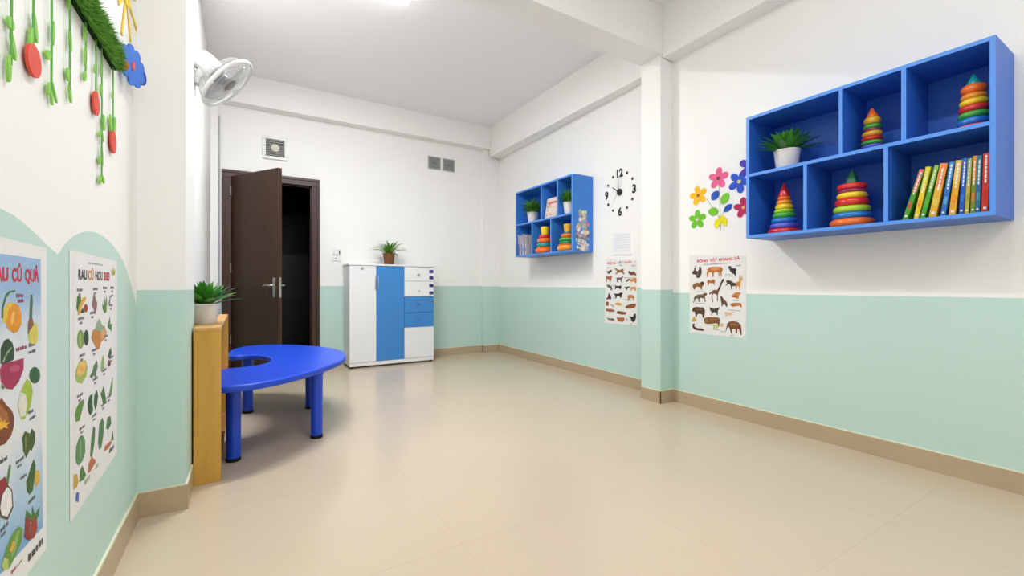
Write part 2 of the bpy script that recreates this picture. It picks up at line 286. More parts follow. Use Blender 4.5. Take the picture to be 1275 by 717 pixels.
  [((65,100,45),[(13216,5866),(13327,5965),(13498,6141),(13616,6221),(13711,6043),(13651,5797),(13557,5544),(13384,5528),(13249,5667)]),((215,175,70),[(13675,5934),(13858,5893),(13945,5737),(13920,5597),(13736,5546),(13651,5700)])],
  [((80,120,60),[(13161,5076),(13227,5279),(13498,5041),(13522,5246),(13675,4986),(13945,5050),(13883,4869),(13675,4792)]),((150,55,50),[(13106,4755),(13183,5089),(13384,5045),(13441,4876),(13384,4548),(13249,4629)]),((165,60,50),[(13406,4560),(13498,4921),(13760,4875),(13797,4613),(13616,4481)])],
  [((105,150,65),[(12125,4732),(12306,4933),(12543,5074),(12843,5109),(13053,4965),(12999,4716),(12741,4577),(12447,4471),(12215,4557)]),((140,180,95),[(12543,4768),(12792,5043),(12895,4994),(12741,4711),(12543,4593)]),((225,170,60),[(12447,4818),(12592,4941),(12691,4869),(12621,4750),(12495,4749)]),((185,195,110),[(12098,4705),(12215,4810),(12400,4670),(12400,4497),(12215,4548)])],
 ],
 'vegetable': [
  [((70,110,50),[(16458,9391),(16511,9711),(16832,9722),(16887,9547),(16616,9247)]),((225,165,45),[(16563,9250),(16669,9451),(16998,9666),(17284,9695),(17307,9605),(16887,9407),(16723,9207),(16511,9202)]),((165,60,60),[(17485,9347),(17465,9296),(17409,9257),(17328,9238),(17240,9242),(17162,9269),(17108,9312),(17089,9364),(17108,9414),(17162,9452),(17240,9472),(17328,9469),(17409,9443),(17465,9399)]),((60,90,50),[(16777,9274),(16998,9385),(17168,9236),(16887,9233)])],
  [((140,105,100),[(17891,9441),(18018,9699),(18108,9803),(18213,9695),(18453,9459),(18412,9307),(18213,9106),(18121,9244),(17916,9365)])],
  [((95,140,65),[(19000,9441),(19190,9354),(19265,9716),(19385,9428),(19492,9691),(19600,9503),(19538,9134),(19265,9099),(19043,9279)])],
  [((110,120,115),[(19805,9414),(19966,9662),(20381,9719),(20398,9653),(20047,9596),(19966,9366),(19853,9349)])],
  [((50,75,45),[(17581,8466),(17557,8366),(17490,8291),(17395,8256),(17290,8269),(17197,8324),(17134,8411),(17111,8514),(17134,8611),(17197,8686),(17290,8723),(17395,8714),(17490,8660),(17557,8571)]),((125,160,80),[(17123,8470),(17091,8354),(17003,8268),(16879,8231),(16742,8247),(16622,8313),(16540,8415),(16511,8534),(16540,8646),(16622,8731),(16742,8772),(16879,8760),(17003,8697),(17091,8593)]),((165,185,110),[(16865,8479),(16855,8393),(16828,8326),(16788,8292),(16745,8297),(16706,8340),(16679,8412),(16669,8500),(16679,8585),(16706,8652),(16745,8687),(16788,8683),(16828,8641),(16855,8568)])],
  [((200,130,60),[(17828,8434),(17954,8646),(18279,8694),(18617,8705),(19265,8694),(19538,8466),(19416,8273),(18899,8206),(18715,8010),(18345,8006),(18173,8171)]),((215,165,110),[(18828,8490),(19043,8631),(19416,8559),(19446,8352),(19116,8243),(18856,8290)]),((150,170,140),[(18213,8661),(18412,8875),(18687,8973),(18899,8801),(19265,8613),(18757,8536)])],
  [((90,130,75),[(19647,8623),(19966,8977),(20047,8676),(20246,8704),(20179,8409),(19966,8513)])],
  [((165,185,90),[(16355,7509),(16407,7702),(16723,7909),(17284,7845),(17461,7602),(17343,7369),(16942,7230),(16511,7346)]),((230,190,100),[(16458,7626),(16723,7874),(17226,7835),(17343,7657),(17111,7480),(16669,7487)]),((240,160,80),[(17066,7629),(17048,7599),(16998,7580),(16926,7577),(16848,7590),(16778,7616),(16730,7651),(16712,7686),(16730,7717),(16778,7735),(16848,7739),(16926,7727),(16998,7701),(17048,7666)])],
  [((85,120,75),[(17642,7298),(17954,7411),(18082,7578),(18412,7681),(18521,7472),(18345,7308),(18252,7152),(18082,7277),(17891,7217)])],
  [((150,185,110),[(18828,7345),(18899,7571),(19116,7760),(19265,7558),(19265,7315),(18899,7234)])],
  [((70,100,65),[(19694,7621),(19885,7805),(20080,7886),(20213,7678),(19966,7478)]),((115,75,50),[(20064,7336),(20043,7288),(19984,7256),(19900,7246),(19807,7261),(19724,7296),(19667,7346),(19647,7399),(19667,7446),(19724,7479),(19807,7489),(19900,7476),(19984,7441),(20043,7391)])],
  [((100,145,60),[(16355,6469),(16407,6624),(16723,6755),(17055,6768),(17111,6631),(16887,6404),(16723,6238),(16407,6287)])],
  [((50,95,50),[(17461,6551),(17642,6730),(17954,6738),(17954,6438),(18018,6198),(17703,6128),(17497,6325)]),((55,100,55),[(18082,6409),(18147,6659),(18412,6757),(18548,6535),(18412,6257),(18213,6170)])],
  [((75,120,65),[(18687,6702),(18899,6540),(19190,6761),(19569,6069),(19116,6152),(18971,6365)])],
  [((120,155,90),[(19805,6266),(20047,6554),(20297,6849),(20347,6538),(20179,6207)])],
  [((95,140,90),[(16381,5302),(16445,5613),(16704,5785),(16974,5770),(17225,5544),(17253,5185),(16974,5017),(16638,5006),(16445,5156)]),((130,170,120),[(16905,5383),(16896,5256),(16869,5161),(16832,5116),(16790,5130),(16752,5200),(16727,5312),(16717,5443),(16727,5569),(16752,5664),(16790,5710),(16832,5698),(16869,5628),(16896,5516)])],
  [((85,125,75),[(17693,4907),(17846,5495),(18033,5726),(18241,5613),(18160,5170),(17923,4830)]),((190,115,75),[(17470,4492),(17544,4733),(17846,4865),(18241,4631),(18290,4544),(17693,4455)])],
  [((85,135,85),[(18538,5054),(18657,5594),(19006,5745),(19240,5536),(19149,5115),(18917,4792),(18657,4802)])],
  [((75,125,75),[(19463,5275),(19653,5579),(20047,5530),(20148,5243),(19750,5119)])],
  [((190,105,65),[(19186,4559),(19370,4700),(20047,4671),(20250,4557),(19750,4504)]),((80,125,70),[(20107,4652),(20353,4976),(20479,4567)])],
  [((85,125,70),[(16704,4518),(16771,4832),(16974,4910),(17325,4501),(17112,4449)]),((205,165,70),[(16219,4500),(16256,4894),(16509,4843),(16638,4585),(16509,4468)])],
  [((80,110,180),[(16381,4146),(16470,4337),(16678,4254),(16638,3996)])],
  [((170,170,60),[(20047,10636),(20246,10472),(20415,10693),(20518,10523),(20728,10617),(20640,10394),(20213,10364)])],
 ],
}

# ================================================================== THE ROOM
H = 3.37                               # ceiling height
XL, XLF = -0.394, -0.312               # left wall, left wall of the far bay
XR = 3.178                             # right wall of the near bay
YB = 5.868                             # back wall
YN = -2.6                              # wall behind the camera
def xf(y): return 3.232 + (y - 2.7) * 0.0348   # far right wall, not quite parallel

# floor: grout bed with 0.8 m tiles as parts
fb = MB().box(XL - 0.1, 3.5, YN - 0.1, YB + 0.1, -0.12, -0.0005)
floor = struct('floor', fb, GROUT)
xs = [-0.88 + 0.8 * k for k in range(7)]; ys = [-2.455 + 0.8 * k for k in range(-1, 12)]
for i in range(len(xs) - 1):
    for j in range(len(ys) - 1):
        x0, x1 = max(xs[i], XL - 0.1), min(xs[i + 1], 3.45); y0, y1 = max(ys[j], YN - 0.1), min(ys[j + 1], YB + 0.1)
        if x1 - x0 < 0.02 or y1 - y0 < 0.02: continue
        g = 0.00032
        obj('tile', MB().box(x0 + g, x1 - g, y0 + g, y1 - g, -0.01, 0.0), TILE, floor)

struct('ceiling', MB().box(XL - 0.15, 3.6, YN - 0.1, YB + 0.1, H, H + 0.12), CEIL)

# left wall with the scalloped mint edge (heights measured along the wall)
SCAL = [(YN, 1.02), (-2.2, 1.12), (-1.6, 1.15), (-1.0, 1.08), (-0.55, 1.14), (0.0, 1.15), (0.45, 1.08), (0.75, 1.125), (1.0, 1.148), (1.2, 1.148), (1.26, 1.143), (1.304, 1.135), (1.388, 1.113), (1.445, 1.095),
        (1.514, 1.078), (1.545, 1.098), (1.572, 1.113), (1.62, 1.132), (1.67, 1.146), (1.74, 1.16), (1.808, 1.166), (1.89, 1.166), (1.966, 1.158), (2.05, 1.143), (2.135, 1.12), (2.20, 1.095), (2.266, 1.055), (2.33, 1.01), (2.385, 0.966), (2.46, 0.9)]
w = MB()
for (ya, za), (yb, zb) in zip(SCAL, SCAL[1:]):
    def slab(za0, zb0, za1, zb1, mi):
        w.hexa([(XL-0.1,ya,za0),(XL,ya,za0),(XL,yb,zb0),(XL-0.1,yb,zb0),(XL-0.1,ya,za1),(XL,ya,za1),(XL,yb,zb1),(XL-0.1,yb,zb1)], mi)
    slab(0, 0, za, zb, 1); slab(za, zb, H, H, 0)
struct('wall_left', w, [WHITE, MINT])
DL = 0.983
def dado_box(mb, x0, x1, y0, y1, z, ztop=H):
    mb.box(x0, x1, y0, y1, 0, z, 1); mb.box(x0, x1, y0, y1, z, ztop, 0); return mb
struct('trim_1', dado_box(MB(), XL - 0.1, -0.224, 2.444, 2.835, DL), [WHITE, MINT])                    # left pillar
struct('wall_left_far', dado_box(MB(), XLF - 0.18, XLF, 2.835, YB, 0.99), [WHITE, MINT])
struct('trim_2', dado_box(MB(), XLF, -0.243, 5.765, YB, 0.995, H), [WHITE, MINT])                      # corner pillar left
# back wall with the doorway
DX0, DX1, DZ = -0.211, 0.797, 2.311
w = MB()
dado_box(w, XLF - 0.18, DX0, YB, YB + 0.1, 1.0); dado_box(w, DX1, 3.6, YB, YB + 0.1, 1.0); w.box(DX0, DX1, YB, YB + 0.1, DZ, H, 0)
struct('wall_back', w, [WHITE, MINT])
struct('trim_3', dado_box(MB(), 3.055, 3.45, 5.815, YB, 0.995), [WHITE, MINT])                         # corner pillar right
# right wall, near bay, and the pillar
struct('wall_right', dado_box(MB(), XR, XR + 0.15, YN, 2.51, 0.942), [WHITE, MINT])
struct('trim_4', dado_box(MB(), 3.02, 3.33, 2.508, 2.72, 0.968), [WHITE, MINT])
w = MB()
for z0, z1, mi in ((0, 0.985, 1), (0.985, H, 0)):
    a, b = xf(2.6), xf(YB)
    w.hexa([(a,2.6,z0),(a+0.15,2.6,z0),(b+0.15,YB,z0),(b,YB,z0),(a,2.6,z1),(a+0.15,2.6,z1),(b+0.15,YB,z1),(b,YB,z1)], mi)
struct('wall_right_far', w, [WHITE, MINT])
# unseen wall behind the camera; wide window opening added to let light in
w = MB()
w.box(XL - 0.1, 0.2, YN - 0.12, YN, 0, H); w.box(2.9, XR + 0.15, YN - 0.12, YN, 0, H)
w.box(0.2, 2.9, YN - 0.12, YN, 0, 0.9); w.box(0.2, 2.9, YN - 0.12, YN, 2.7, H)
struct('wall_front', w, WHITE)
w = MB()
for x in (0.2, 1.07, 1.97, 2.84): w.box(x, x + 0.06, YN - 0.08, YN - 0.03, 0.9, 2.7)
for z in (0.9, 2.64): w.box(0.2, 2.9, YN - 0.08, YN - 0.03, z, z + 0.06)
struct('added_window_1', w, PLASTW)
# beams
struct('trim_5', MB().box(XL - 0.1, 3.33, 2.50, 2.735, 2.972, H), WHITE)                              # cross beam
struct('trim_6', MB().box(3.035, XR + 0.02, YN, 2.5, 2.945, H), WHITE)                                # near right wall beam
struct('trim_7', MB().box(XLF, 3.4, 5.735, YB, 3.045, H), WHITE)                                      # back wall beam
struct('trim_8', MB().hexa([(3.13,2.735,2.93),(3.3,2.735,2.93),(3.4,5.735,2.93),(3.13,5.735,2.93),(3.13,2.735,H),(3.3,2.735,H),(3.4,5.735,H),(3.13,5.735,H)]), WHITE)

# skirting: tile band with a pale bead on top
def skirt(name, segs, h):
    b = MB(); t = MB()
    for (x0, y0), (x1, y1) in segs:
        d = Vector((x1 - x0, y1 - y0, 0)); n = Vector((-d.y, d.x, 0)).normalized()      # room side lies to the left of the run
        for mb, za, zb, q in ((b, 0.0, h, 0.009), (t, h, h + 0.006, 0.0075)):
            p = [Vector((x0, y0, 0)), Vector((x1, y1, 0)), Vector((x1, y1, 0)) + n * q, Vector((x0, y0, 0)) + n * q]
            mb.hexa([v + Vector((0, 0, za)) for v in p] + [v + Vector((0, 0, zb)) for v in p])
    s = struct(name, b, SKIRT); obj('bead', t, BEAD, s); return s
skirt('baseboard_left', [((XL, 2.444), (XL, YN)), ((-0.224, 2.444), (XL + 0.009, 2.444)), ((-0.224, 2.684), (-0.224, 2.435))], 0.108)
skirt('baseboard_right', [((XR, YN), (XR, 2.508)), ((XR - 0.009, 2.508), (3.011, 2.508)), ((3.02, 2.499), (3.02, 2.72))], 0.104)
skirt('baseboard_right_far', [((xf(2.72), 2.72), (xf(5.815), 5.815))], 0.104)
skirt('baseboard_back', [((xf(5.8), 5.815), (3.046, 5.815)), ((3.055, 5.806), (3.055, YB)), ((3.055, YB), (DX1 + 0.002, YB))], 0.104)
skirt('baseboard_left_far', [((XLF, 5.765), (XLF, 3.95)), ((-0.243, 5.765), (XLF, 5.765))], 0.104)

# dark hall behind the doorway, with a panelled door across it
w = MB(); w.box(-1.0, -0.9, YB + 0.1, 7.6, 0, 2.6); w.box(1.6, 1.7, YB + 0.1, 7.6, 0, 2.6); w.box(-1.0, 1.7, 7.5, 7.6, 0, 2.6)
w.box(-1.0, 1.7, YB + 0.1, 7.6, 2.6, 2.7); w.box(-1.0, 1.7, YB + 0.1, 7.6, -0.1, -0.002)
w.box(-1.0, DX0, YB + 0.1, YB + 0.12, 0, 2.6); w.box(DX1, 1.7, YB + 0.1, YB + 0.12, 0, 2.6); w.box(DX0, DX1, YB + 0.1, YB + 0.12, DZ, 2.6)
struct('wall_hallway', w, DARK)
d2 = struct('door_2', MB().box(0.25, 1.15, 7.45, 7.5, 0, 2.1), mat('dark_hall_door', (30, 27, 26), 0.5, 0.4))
for z0, z1 in ((0.15, 0.86), (1.0, 1.95)):
    pm = MB()
    pm.box(0.37, 1.03, 7.435, 7.45, z0, z0 + 0.02); pm.box(0.37, 1.03, 7.435, 7.45, z1 - 0.02, z1)
    pm.box(0.37, 0.39, 7.435, 7.45, z0, z1); pm.box(1.01, 1.03, 7.435, 7.45, z0, z1)
    obj('panel_moulding', pm, mat('dark_hall_moulding', (44, 44, 42), 0.5, 0.4), d2)

# ------------------------------------------------------------------ the open door
door = tag(thing('door_1', None, None, (-0.13, 5.83, 0)), 'dark walnut door standing half open in a mahogany frame', None, None, 'structure')
fw = 0.088
def jamb(x0, x1, z0, z1, head=False):
    m = MB()
    if not head:
        m.box(x0, x1, YB - 0.016, YB + 0.1, z0, z1)
        xi = (x1, x1 + 0.014) if x0 < 0.3 else (x0 - 0.014, x0)
        m.box(xi[0], xi[1], YB + 0.03, YB + 0.08, z0, z1)
        xo = (x0, x0 + 0.03) if x0 < 0.3 else (x1 - 0.03, x1)
        m.box(xo[0], xo[1], YB - 0.026, YB - 0.016, z0, z1)
    else:
        m.box(x0, x1, YB - 0.016, YB + 0.1, z0, z1); m.box(x0 + fw, x1 - fw, YB + 0.03, YB + 0.08, z0 - 0.014, z0)
        m.box(x0, x1, YB - 0.026, YB - 0.016, z1 - 0.03, z1)
    return m
obj('jamb', jamb(DX0, DX0 + fw, 0, DZ - fw), FRAMEW, door, bevel=0.003)
obj('jamb', jamb(DX1 - fw, DX1, 0, DZ - fw), FRAMEW, door, bevel=0.003)
obj('door_head', jamb(DX0, DX1, DZ - fw, DZ, True), FRAMEW, door, bevel=0.003)
hinge = Vector((-0.122, YB - 0.03, 0)); free = Vector((0.305, 5.165, 0))
dv = (free - hinge); LW = dv.length; du = dv.normalized(); dn = Vector((du.y, -du.x, 0))     # dn: towards the camera side
if dn.y > 0: dn = -dn
LT = 0.04; ZT = 2.238
def lf(a, t, z): return hinge + du * a - dn * (LT - t) + Vector((0, 0, z))      # a along, t=LT front face
m = MB().hexa([lf(0,0,0.008),lf(LW,0,0.008),lf(LW,LT,0.008),lf(0,LT,0.008),lf(0,0,ZT),lf(LW,0,ZT),lf(LW,LT,ZT),lf(0,LT,ZT)])
leaf = obj('door_leaf', m, DOORW, door, bevel=0.002)
for z in (0.35, 1.15, 2.02):
    obj('hinge', MB().lathe([(0.007, 0), (0.007, 0.1)], lf(-0.008, LT + 0.004, z), seg=10), STEEL, leaf, smooth=40)
for sgn in (1, -1):                                   # lever sets on both faces
    t0 = LT if sgn > 0 else 0.0
    a0 = LW - (0.065 if sgn > 0 else 0.045); so_ = 0.0 if sgn > 0 else 0.022; hm = MB(); nn = dn * sgn
    base = lf(a0, t0, 0.985)
    pl = []
    for k in range(24):                              # rounded back plate
        t = 2 * PI * k / 24
        pl.append(base + du * (0.019 * math.cos(t)) + Vector((0, 0, 0.105 * (1 if math.sin(t) > 0 else -1) * 0.82 + 0.019 * math.sin(t))))
    hm.prism(pl, nn * 0.007)
    hs = obj('handle', hm, STEEL, leaf, bevel=0.002)
    lev = MB(); r0 = base + Vector((0, 0, 0.022))
    lev.tube([r0 + nn * 0.005, r0 + nn * 0.03, r0 + nn * (0.045 + so_) - du * 0.012, r0 + nn * (0.048 + so_) - du * 0.05, r0 + nn * (0.046 + so_) - du * 0.09, r0 + nn * (0.044 + so_) - du * 0.118 - Vector((0, 0, 0.008))], [0.009, 0.009, 0.009, 0.008, 0.007, 0.006], 10)
    lev.lathe([(0.0085, 0), (0.0085, 0.01)], base + Vector((0, 0, -0.06)), axis=nn, seg=12)
    obj('lever', lev, STEEL, leaf, smooth=45)
ep = lf(LW, LT / 2, 0.985)
m = MB(); q = dn * 0.011
m.hexa([ep - q + Vector((0,0,-0.105)), ep + du * 0.002 - q + Vector((0,0,-0.105)), ep + du * 0.002 + q + Vector((0,0,-0.105)), ep + q + Vector((0,0,-0.105)),
        ep - q + Vector((0,0,0.105)), ep + du * 0.002 - q + Vector((0,0,0.105)), ep + du * 0.002 + q + Vector((0,0,0.105)), ep + q + Vector((0,0,0.105))])
obj('lock_plate', m, STEEL, leaf)

# ------------------------------------------------------------------ ceiling battens (far-bay lamp, and two added out of view for even light)
LEDN = mat('added_led_diffuser', (255, 255, 255), 0.4, 0.3, emit=22.0)  # glow of the two added lamps
def batten(x, y, along, label, power):
    t = thing('ceiling_light', label, 'ceiling light', (x, y, H), 'white ceiling battens')
    L, Wd = 1.2, 0.075
    ax, ay = (L/2, Wd/2) if along == 'x' else (Wd/2, L/2)
    obj('housing', MB().box(x-ax, x+ax, y-ay, y+ay, H-0.03, H), CABW, t, bevel=0.004)
    obj('diffuser', MB().box(x-ax+0.01, x+ax-0.01, y-ay+0.008, y+ay-0.008, H-0.05, H-0.03), LEDM if power > 40 else LEDN, t, bevel=0.008)
    la = bpy.data.lights.new('batten_lamp', 'AREA'); la.shape = 'RECTANGLE'; la.size = L if along == 'x' else Wd; la.size_y = Wd if along == 'x' else L
    la.energy = power; la.color = (0.94, 0.975, 1.0)
    lo = bpy.data.objects.new('batten_lamp', la); COL.objects.link(lo); lo.parent = t; lo.location = (0, 0, -0.056)
batten(0.57, 3.515, 'x', 'white ceiling batten lamp of the far bay, at the top edge', LED_POWER)
batten(1.0, 0.9, 'y', 'added unseen batten lamp above the near bay, for even light', LED_POWER * 0.33)
batten(0.9, -1.2, 'y', 'added unseen batten lamp behind the camera, for even light', LED_POWER * 0.33)

# ================================================================== WALL SHELVES
def wall_shelf(label, xfr, y0, y1, z0, zm, z1, tops, bots, xb0, xb1, BLUE=BLUE):
    """y0 is the end nearer the camera; tops / bots: y of the uprights in the upper / lower row; xb0, xb1: wall face at y0, y1"""
    T = 0.019
    t = thing('hanging_shelf', label, 'wall shelf', (xb0 - 0.002, (y0 + y1) / 2, z0), 'blue five-compartment wall shelves')
    xb = min(xb0, xb1) - 0.004
    def bd(name, a, b, c, d):                          # board with lighter front edge band
        m = MB().box(xfr + 0.0015, xb, a, b, c, d, 0); m.box(xfr, xfr + 0.0015, a, b, c, d, 1)
        return obj(name, m, [BLUE, BLUEEDGE], t)
    bd('top_board', y0, y1, z1 - T, z1); bd('bottom_board', y0, y1, z0, z0 + T)
    e = 0.0004
    bd('side_panel', y0, y0 + T, z0 + T + e, z1 - T - e); bd('side_panel', y1 - T, y1, z0 + T + e, z1 - T - e)
    bd('middle_board', y0 + T + e, y1 - T - e, zm - T, zm)
    for y in tops: bd('upright', y - T/2, y + T/2, zm + e, z1 - T - e)
    for y in bots: bd('upright', y - T/2, y + T/2, z0 + T + e, zm - T - e)
    m = MB(); m.hexa([(xb - 0.006, y0 + T + e, z0 + T), (xb, y0 + T + e, z0 + T), (xb, y1 - T - e, z0 + T), (xb - 0.006, y1 - T - e, z0 + T),
                      (xb - 0.006, y0 + T + e, z1 - T), (xb, y0 + T + e, z1 - T), (xb, y1 - T - e, z1 - T), (xb - 0.006, y1 - T - e, z1 - T)])
    obj('back_panel', m, BLUE, t)
    def xw(y): return xb0 + (xb1 - xb0) * (y - y0) / (y1 - y0)
    for y in (y0 + 0.12, y1 - 0.12):
        p, q = y - 0.03, y + 0.03; v = [(xb, p), (xw(p), p), (xw(q), q), (xb, q)]
        obj('wall_bracket', MB().hexa([(a, c, z1 - 0.1) for a, c in v] + [(a, c, z1 - 0.04) for a, c in v]), STEEL, t)
    return t
N = dict(x=2.851, y0=0.532, y1=1.666, z0=1.317, zm=1.741, z1=2.119)
wall_shelf('large blue wall shelf at right holding plant, stacking toys and a row of books', N['x'], N['y0'], N['y1'], N['z0'], N['zm'], N['z1'], (1.125, 0.851), (1.308, 0.923), XR, XR)
S = dict(x=2.976, y0=3.621, y1=4.765, z0=1.369, zm=1.785, z1=2.197)
wall_shelf('smaller-looking blue wall shelf on the far right wall, left of the clock', S['x'], S['y0'], S['y1'], S['z0'], S['zm'], S['z1'], (4.20, 3.887), (4.39, 4.01), xf(S['y0']), xf(S['y1']), mat('blue_laminate_lit', (58, 132, 222), 0.42, 0.45, var=0.05, scale=3))  # same laminate as the large shelf, brighter light put into its colour
NB, NM = N['z0'] + 0.0195, N['zm'] + 0.0005; SB, SM = S['z0'] + 0.0195, S['zm'] + 0.0005

# ------------------------------------------------------------------ stacking toys
RGB = dict(red=(222, 44, 40), orange=(244, 112, 24), amber=(242, 150, 40), yellow=(248, 212, 30), lime=(176, 214, 44), green=(72, 172, 60), blue=(40, 122, 204), indigo=(88, 92, 200), pink=(236, 84, 116), magenta=(212, 70, 168), teal=(30, 150, 152), purple=(150, 50, 92), dgreen=(44, 122, 84), gold=(232, 176, 40))
def toy(label, c, z, rings, top, group='rainbow stacking ring toys'):
    x, y = c
    t = thing('stacking_toy', label, 'stacking toy', (x, y, z), group); h = z
    for col, r, th in rings:
        m = MB(); k = th / 2; n = 10; prof = [(r - k * 0.9, 0)]
        for i in range(n + 1):
            a = -PI/2 + PI * i / n; prof.append((r - k * 0.9 + k * 0.9 * math.cos(a), k + k * math.sin(a)))
        prof.append((r - k * 0.9, th))
        m.lathe(prof, (x, y, h), seg=32)
        obj('ring', m, mat('toy_' + col, RGB[col], 0.22, 0.5, coat=0.3), t, smooth=50); h += th
    kind, col, r, th = top; m = MB()
    if kind == 'cone': prof = [(r, 0), (r * 1.02, th * 0.1), (r * 0.6, th * 0.5), (r * 0.28, th * 0.88), (r * 0.1, th)]
    elif kind == 'ball': prof = [(r * math.cos(a), th / 2 + th / 2 * math.sin(a)) for a in [-PI/2 + PI * i / 10 for i in range(11)]]
    elif kind == 'cup': prof = [(r * 0.85, 0), (r, th * 0.7), (r, th * 0.95), (r * 0.9, th)]
    elif kind == 'crown': prof = [(r, 0), (r * 1.05, th * 0.15), (r * 0.85, th * 0.35), (r * 0.9, th * 0.42), (r * 0.55, th * 0.7), (r * 0.6, th * 0.76), (r * 0.15, th)]
    m.lathe(prof, (x, y, h), seg=6 if kind == 'crown' else 28)
    obj('topper', m, mat('toy_' + col, RGB[col], 0.22, 0.5, coat=0.3), t, smooth=40 if kind != 'crown' else 20)
    return t
toy('slim cone-shaped rainbow ring tower, bottom left compartment of the large shelf', (3.0, 1.50), NB,
    [('red', .094, .034), ('indigo', .083, .036), ('blue', .074, .034), ('green', .066, .034), ('lime', .058, .022), ('yellow', .052, .034), ('amber', .045, .026), ('orange', .039, .026)], ('cone', 'red', .034, .088))
toy('wide orange-based ring stack with green top, lower middle of the large shelf', (3.0, 1.128), NB,
    [('orange', .107, .05), ('blue', .092, .034), ('lime', .09, .038), ('red', .082, .044), ('yellow', .073, .034), ('purple', .069, .018), ('red', .072, .034)], ('crown', 'dgreen', .034, .082))
toy('small ring stack with orange tip, upper middle compartment of the large shelf', (3.0, 1.032), NM,
    [('magenta', .057, .022), ('indigo', .054, .024), ('green', .052, .022), ('red', .049, .024), ('gold', .047, .03), ('purple', .042, .014), ('green', .042, .024), ('gold', .04, .044)], ('cone', 'orange', .026, .05))
toy('ring stack with a teal tip, upper right compartment of the large shelf', (3.0, 0.632), NM,
    [('pink', .066, .03), ('blue', .059, .034), ('green', .056, .03), ('red', .054, .032), ('yellow', .051, .03), ('amber', .047, .026), ('orange', .047, .046)], ('cone', 'teal', .027, .054))
toy('orange ring toy with yellow cup, lower middle compartment of the far shelf', (3.06, 4.235), SB,
    [('orange', .12, .062), ('amber', .1, .01), ('teal', .1, .05), ('orange', .096, .058), ('red', .075, .04)], ('cup', 'yellow', .052, .095))
toy('ring toy with green middle rings, lower right compartment of the far shelf', (3.06, 3.80), SB,
    [('amber', .125, .06), ('orange', .11, .01), ('dgreen', .103, .036), ('green', .103, .036), ('orange', .08, .05), ('teal', .05, .02)], ('cup', 'gold', .052, .085))

# ------------------------------------------------------------------ plants
def leaf_mesh(base, az, el, L, W, droop, fold=0.25, seg=6):
    """one leaf: starts at base heading (az, el), bends down by droop over its length"""
    m = MB(); p = Vector(base); e = el; vs = []; st = L / seg
    side = Vector((-math.sin(az), math.cos(az), 0))
    for i in range(seg + 1):
        f = i / seg; d = Vector((math.cos(az) * math.cos(e), math.sin(az) * math.cos(e), math.sin(e)))
        up = side.cross(d) * -1
        if up.z < 0 and e < PI/2: up = -up
        hw = W * 0.5 * (math.sin(PI * min(1, 0.12 + f * 0.88)) ** 0.75) if f < 1 else 0.0006
        vs += [p + side * hw + up * (hw * fold), p, p - side * hw + up * (hw * fold)]
        p = p + d * st; e -= droop / seg
    fs = []
    for i in range(seg):
        a = i * 3; fs += [(a, a+1, a+4, a+3), (a+1, a+2, a+5, a+4)]
    return m.add(vs, fs)
def pot(t, x, y, z, rb, rt, h, material, rim=0.004):
    prof = [(rb * 0.94, 0), (rb, 0.004), (rt - 0.001, h - 0.012), (rt + rim * 0.5, h - 0.010), (rt + rim * 0.5, h), (rt - rim, h), (rt - rim * 1.5, h - 0.014)]
    obj('pot', MB().lathe(prof, (x, y, z), seg=36), material, t, smooth=40)
    obj('soil', MB().lathe([(rt - rim * 1.4, 0), (rt - rim * 1.4, 0.003), (0.002, 0.007)], (x, y, z + h - 0.016), seg=20), SOIL, t)
def rosette(t, x, y, z, n, L, W, mats, el=(0.35, 1.35), droop=(0.5, 1.1), clampx=None, rnd=1):
    R = random.Random(rnd)
    for i in range(n):
        f = (i + 0.5) / n; az = i * 2.39996 + R.uniform(-.2, .2)
        e = el[0] + (el[1] - el[0]) * f + R.uniform(-.1, .1); l = L * (1.0 - 0.35 * f) * R.uniform(.85, 1.1)
        if clampx is not None:                      # leaf tips stop short of a wall or back panel on this side
            sx, lim = clampx; reach = math.cos(az) * sx * l * math.cos(max(e - 0.3, 0))
            if reach > lim: l *= lim / reach
        obj('leaf', leaf_mesh((x + math.cos(az) * 0.008, y + math.sin(az) * 0.008, z), az, e, l, W * R.uniform(.85, 1.15), R.uniform(*droop)), mats[i % len(mats)], t, smooth=60)
t = thing('potted_plant', 'green plant in a round white pot on top of the pine bookcase', 'potted plant', (-0.188, 2.99, 0.79))
pot(t, -0.188, 2.99, 0.79, 0.056, 0.072, 0.112, CERAM)
rosette(t, -0.188, 2.99, 0.885, 46, 0.20, 0.044, [LEAFD, LEAFM, LEAFM], el=(0.35, 1.5), droop=(0.1, 0.5), clampx=(-1, 0.105), rnd=3)
t = thing('potted_plant', 'green plant in a white pot standing on the upper left of the large shelf', 'potted plant', (2.985, 1.475, NM))
pot(t, 2.985, 1.475, NM, 0.06, 0.074, 0.13, CERAM)
rosette(t, 2.985, 1.475, NM + 0.112, 46, 0.205, 0.042, [LEAFM, LEAFD, LEAFM], el=(0.3, 1.5), droop=(0.1, 0.5), clampx=(1, 0.15), rnd=5)
t = thing('potted_plant', 'spiky spider plant in a brown woven pot on the cabinet top', 'potted plant', (1.594, 5.64, 1.2735))
pot(t, 1.594, 5.64, 1.2735, 0.058, 0.074, 0.145, BROWNPOT, 0.006)
rosette(t, 1.594, 5.64, 1.40, 44, 0.30, 0.026, [LEAFL, LEAFM, LEAFL], el=(0.55, 1.5), droop=(0.7, 1.5), clampx=(1, 5), rnd=8)
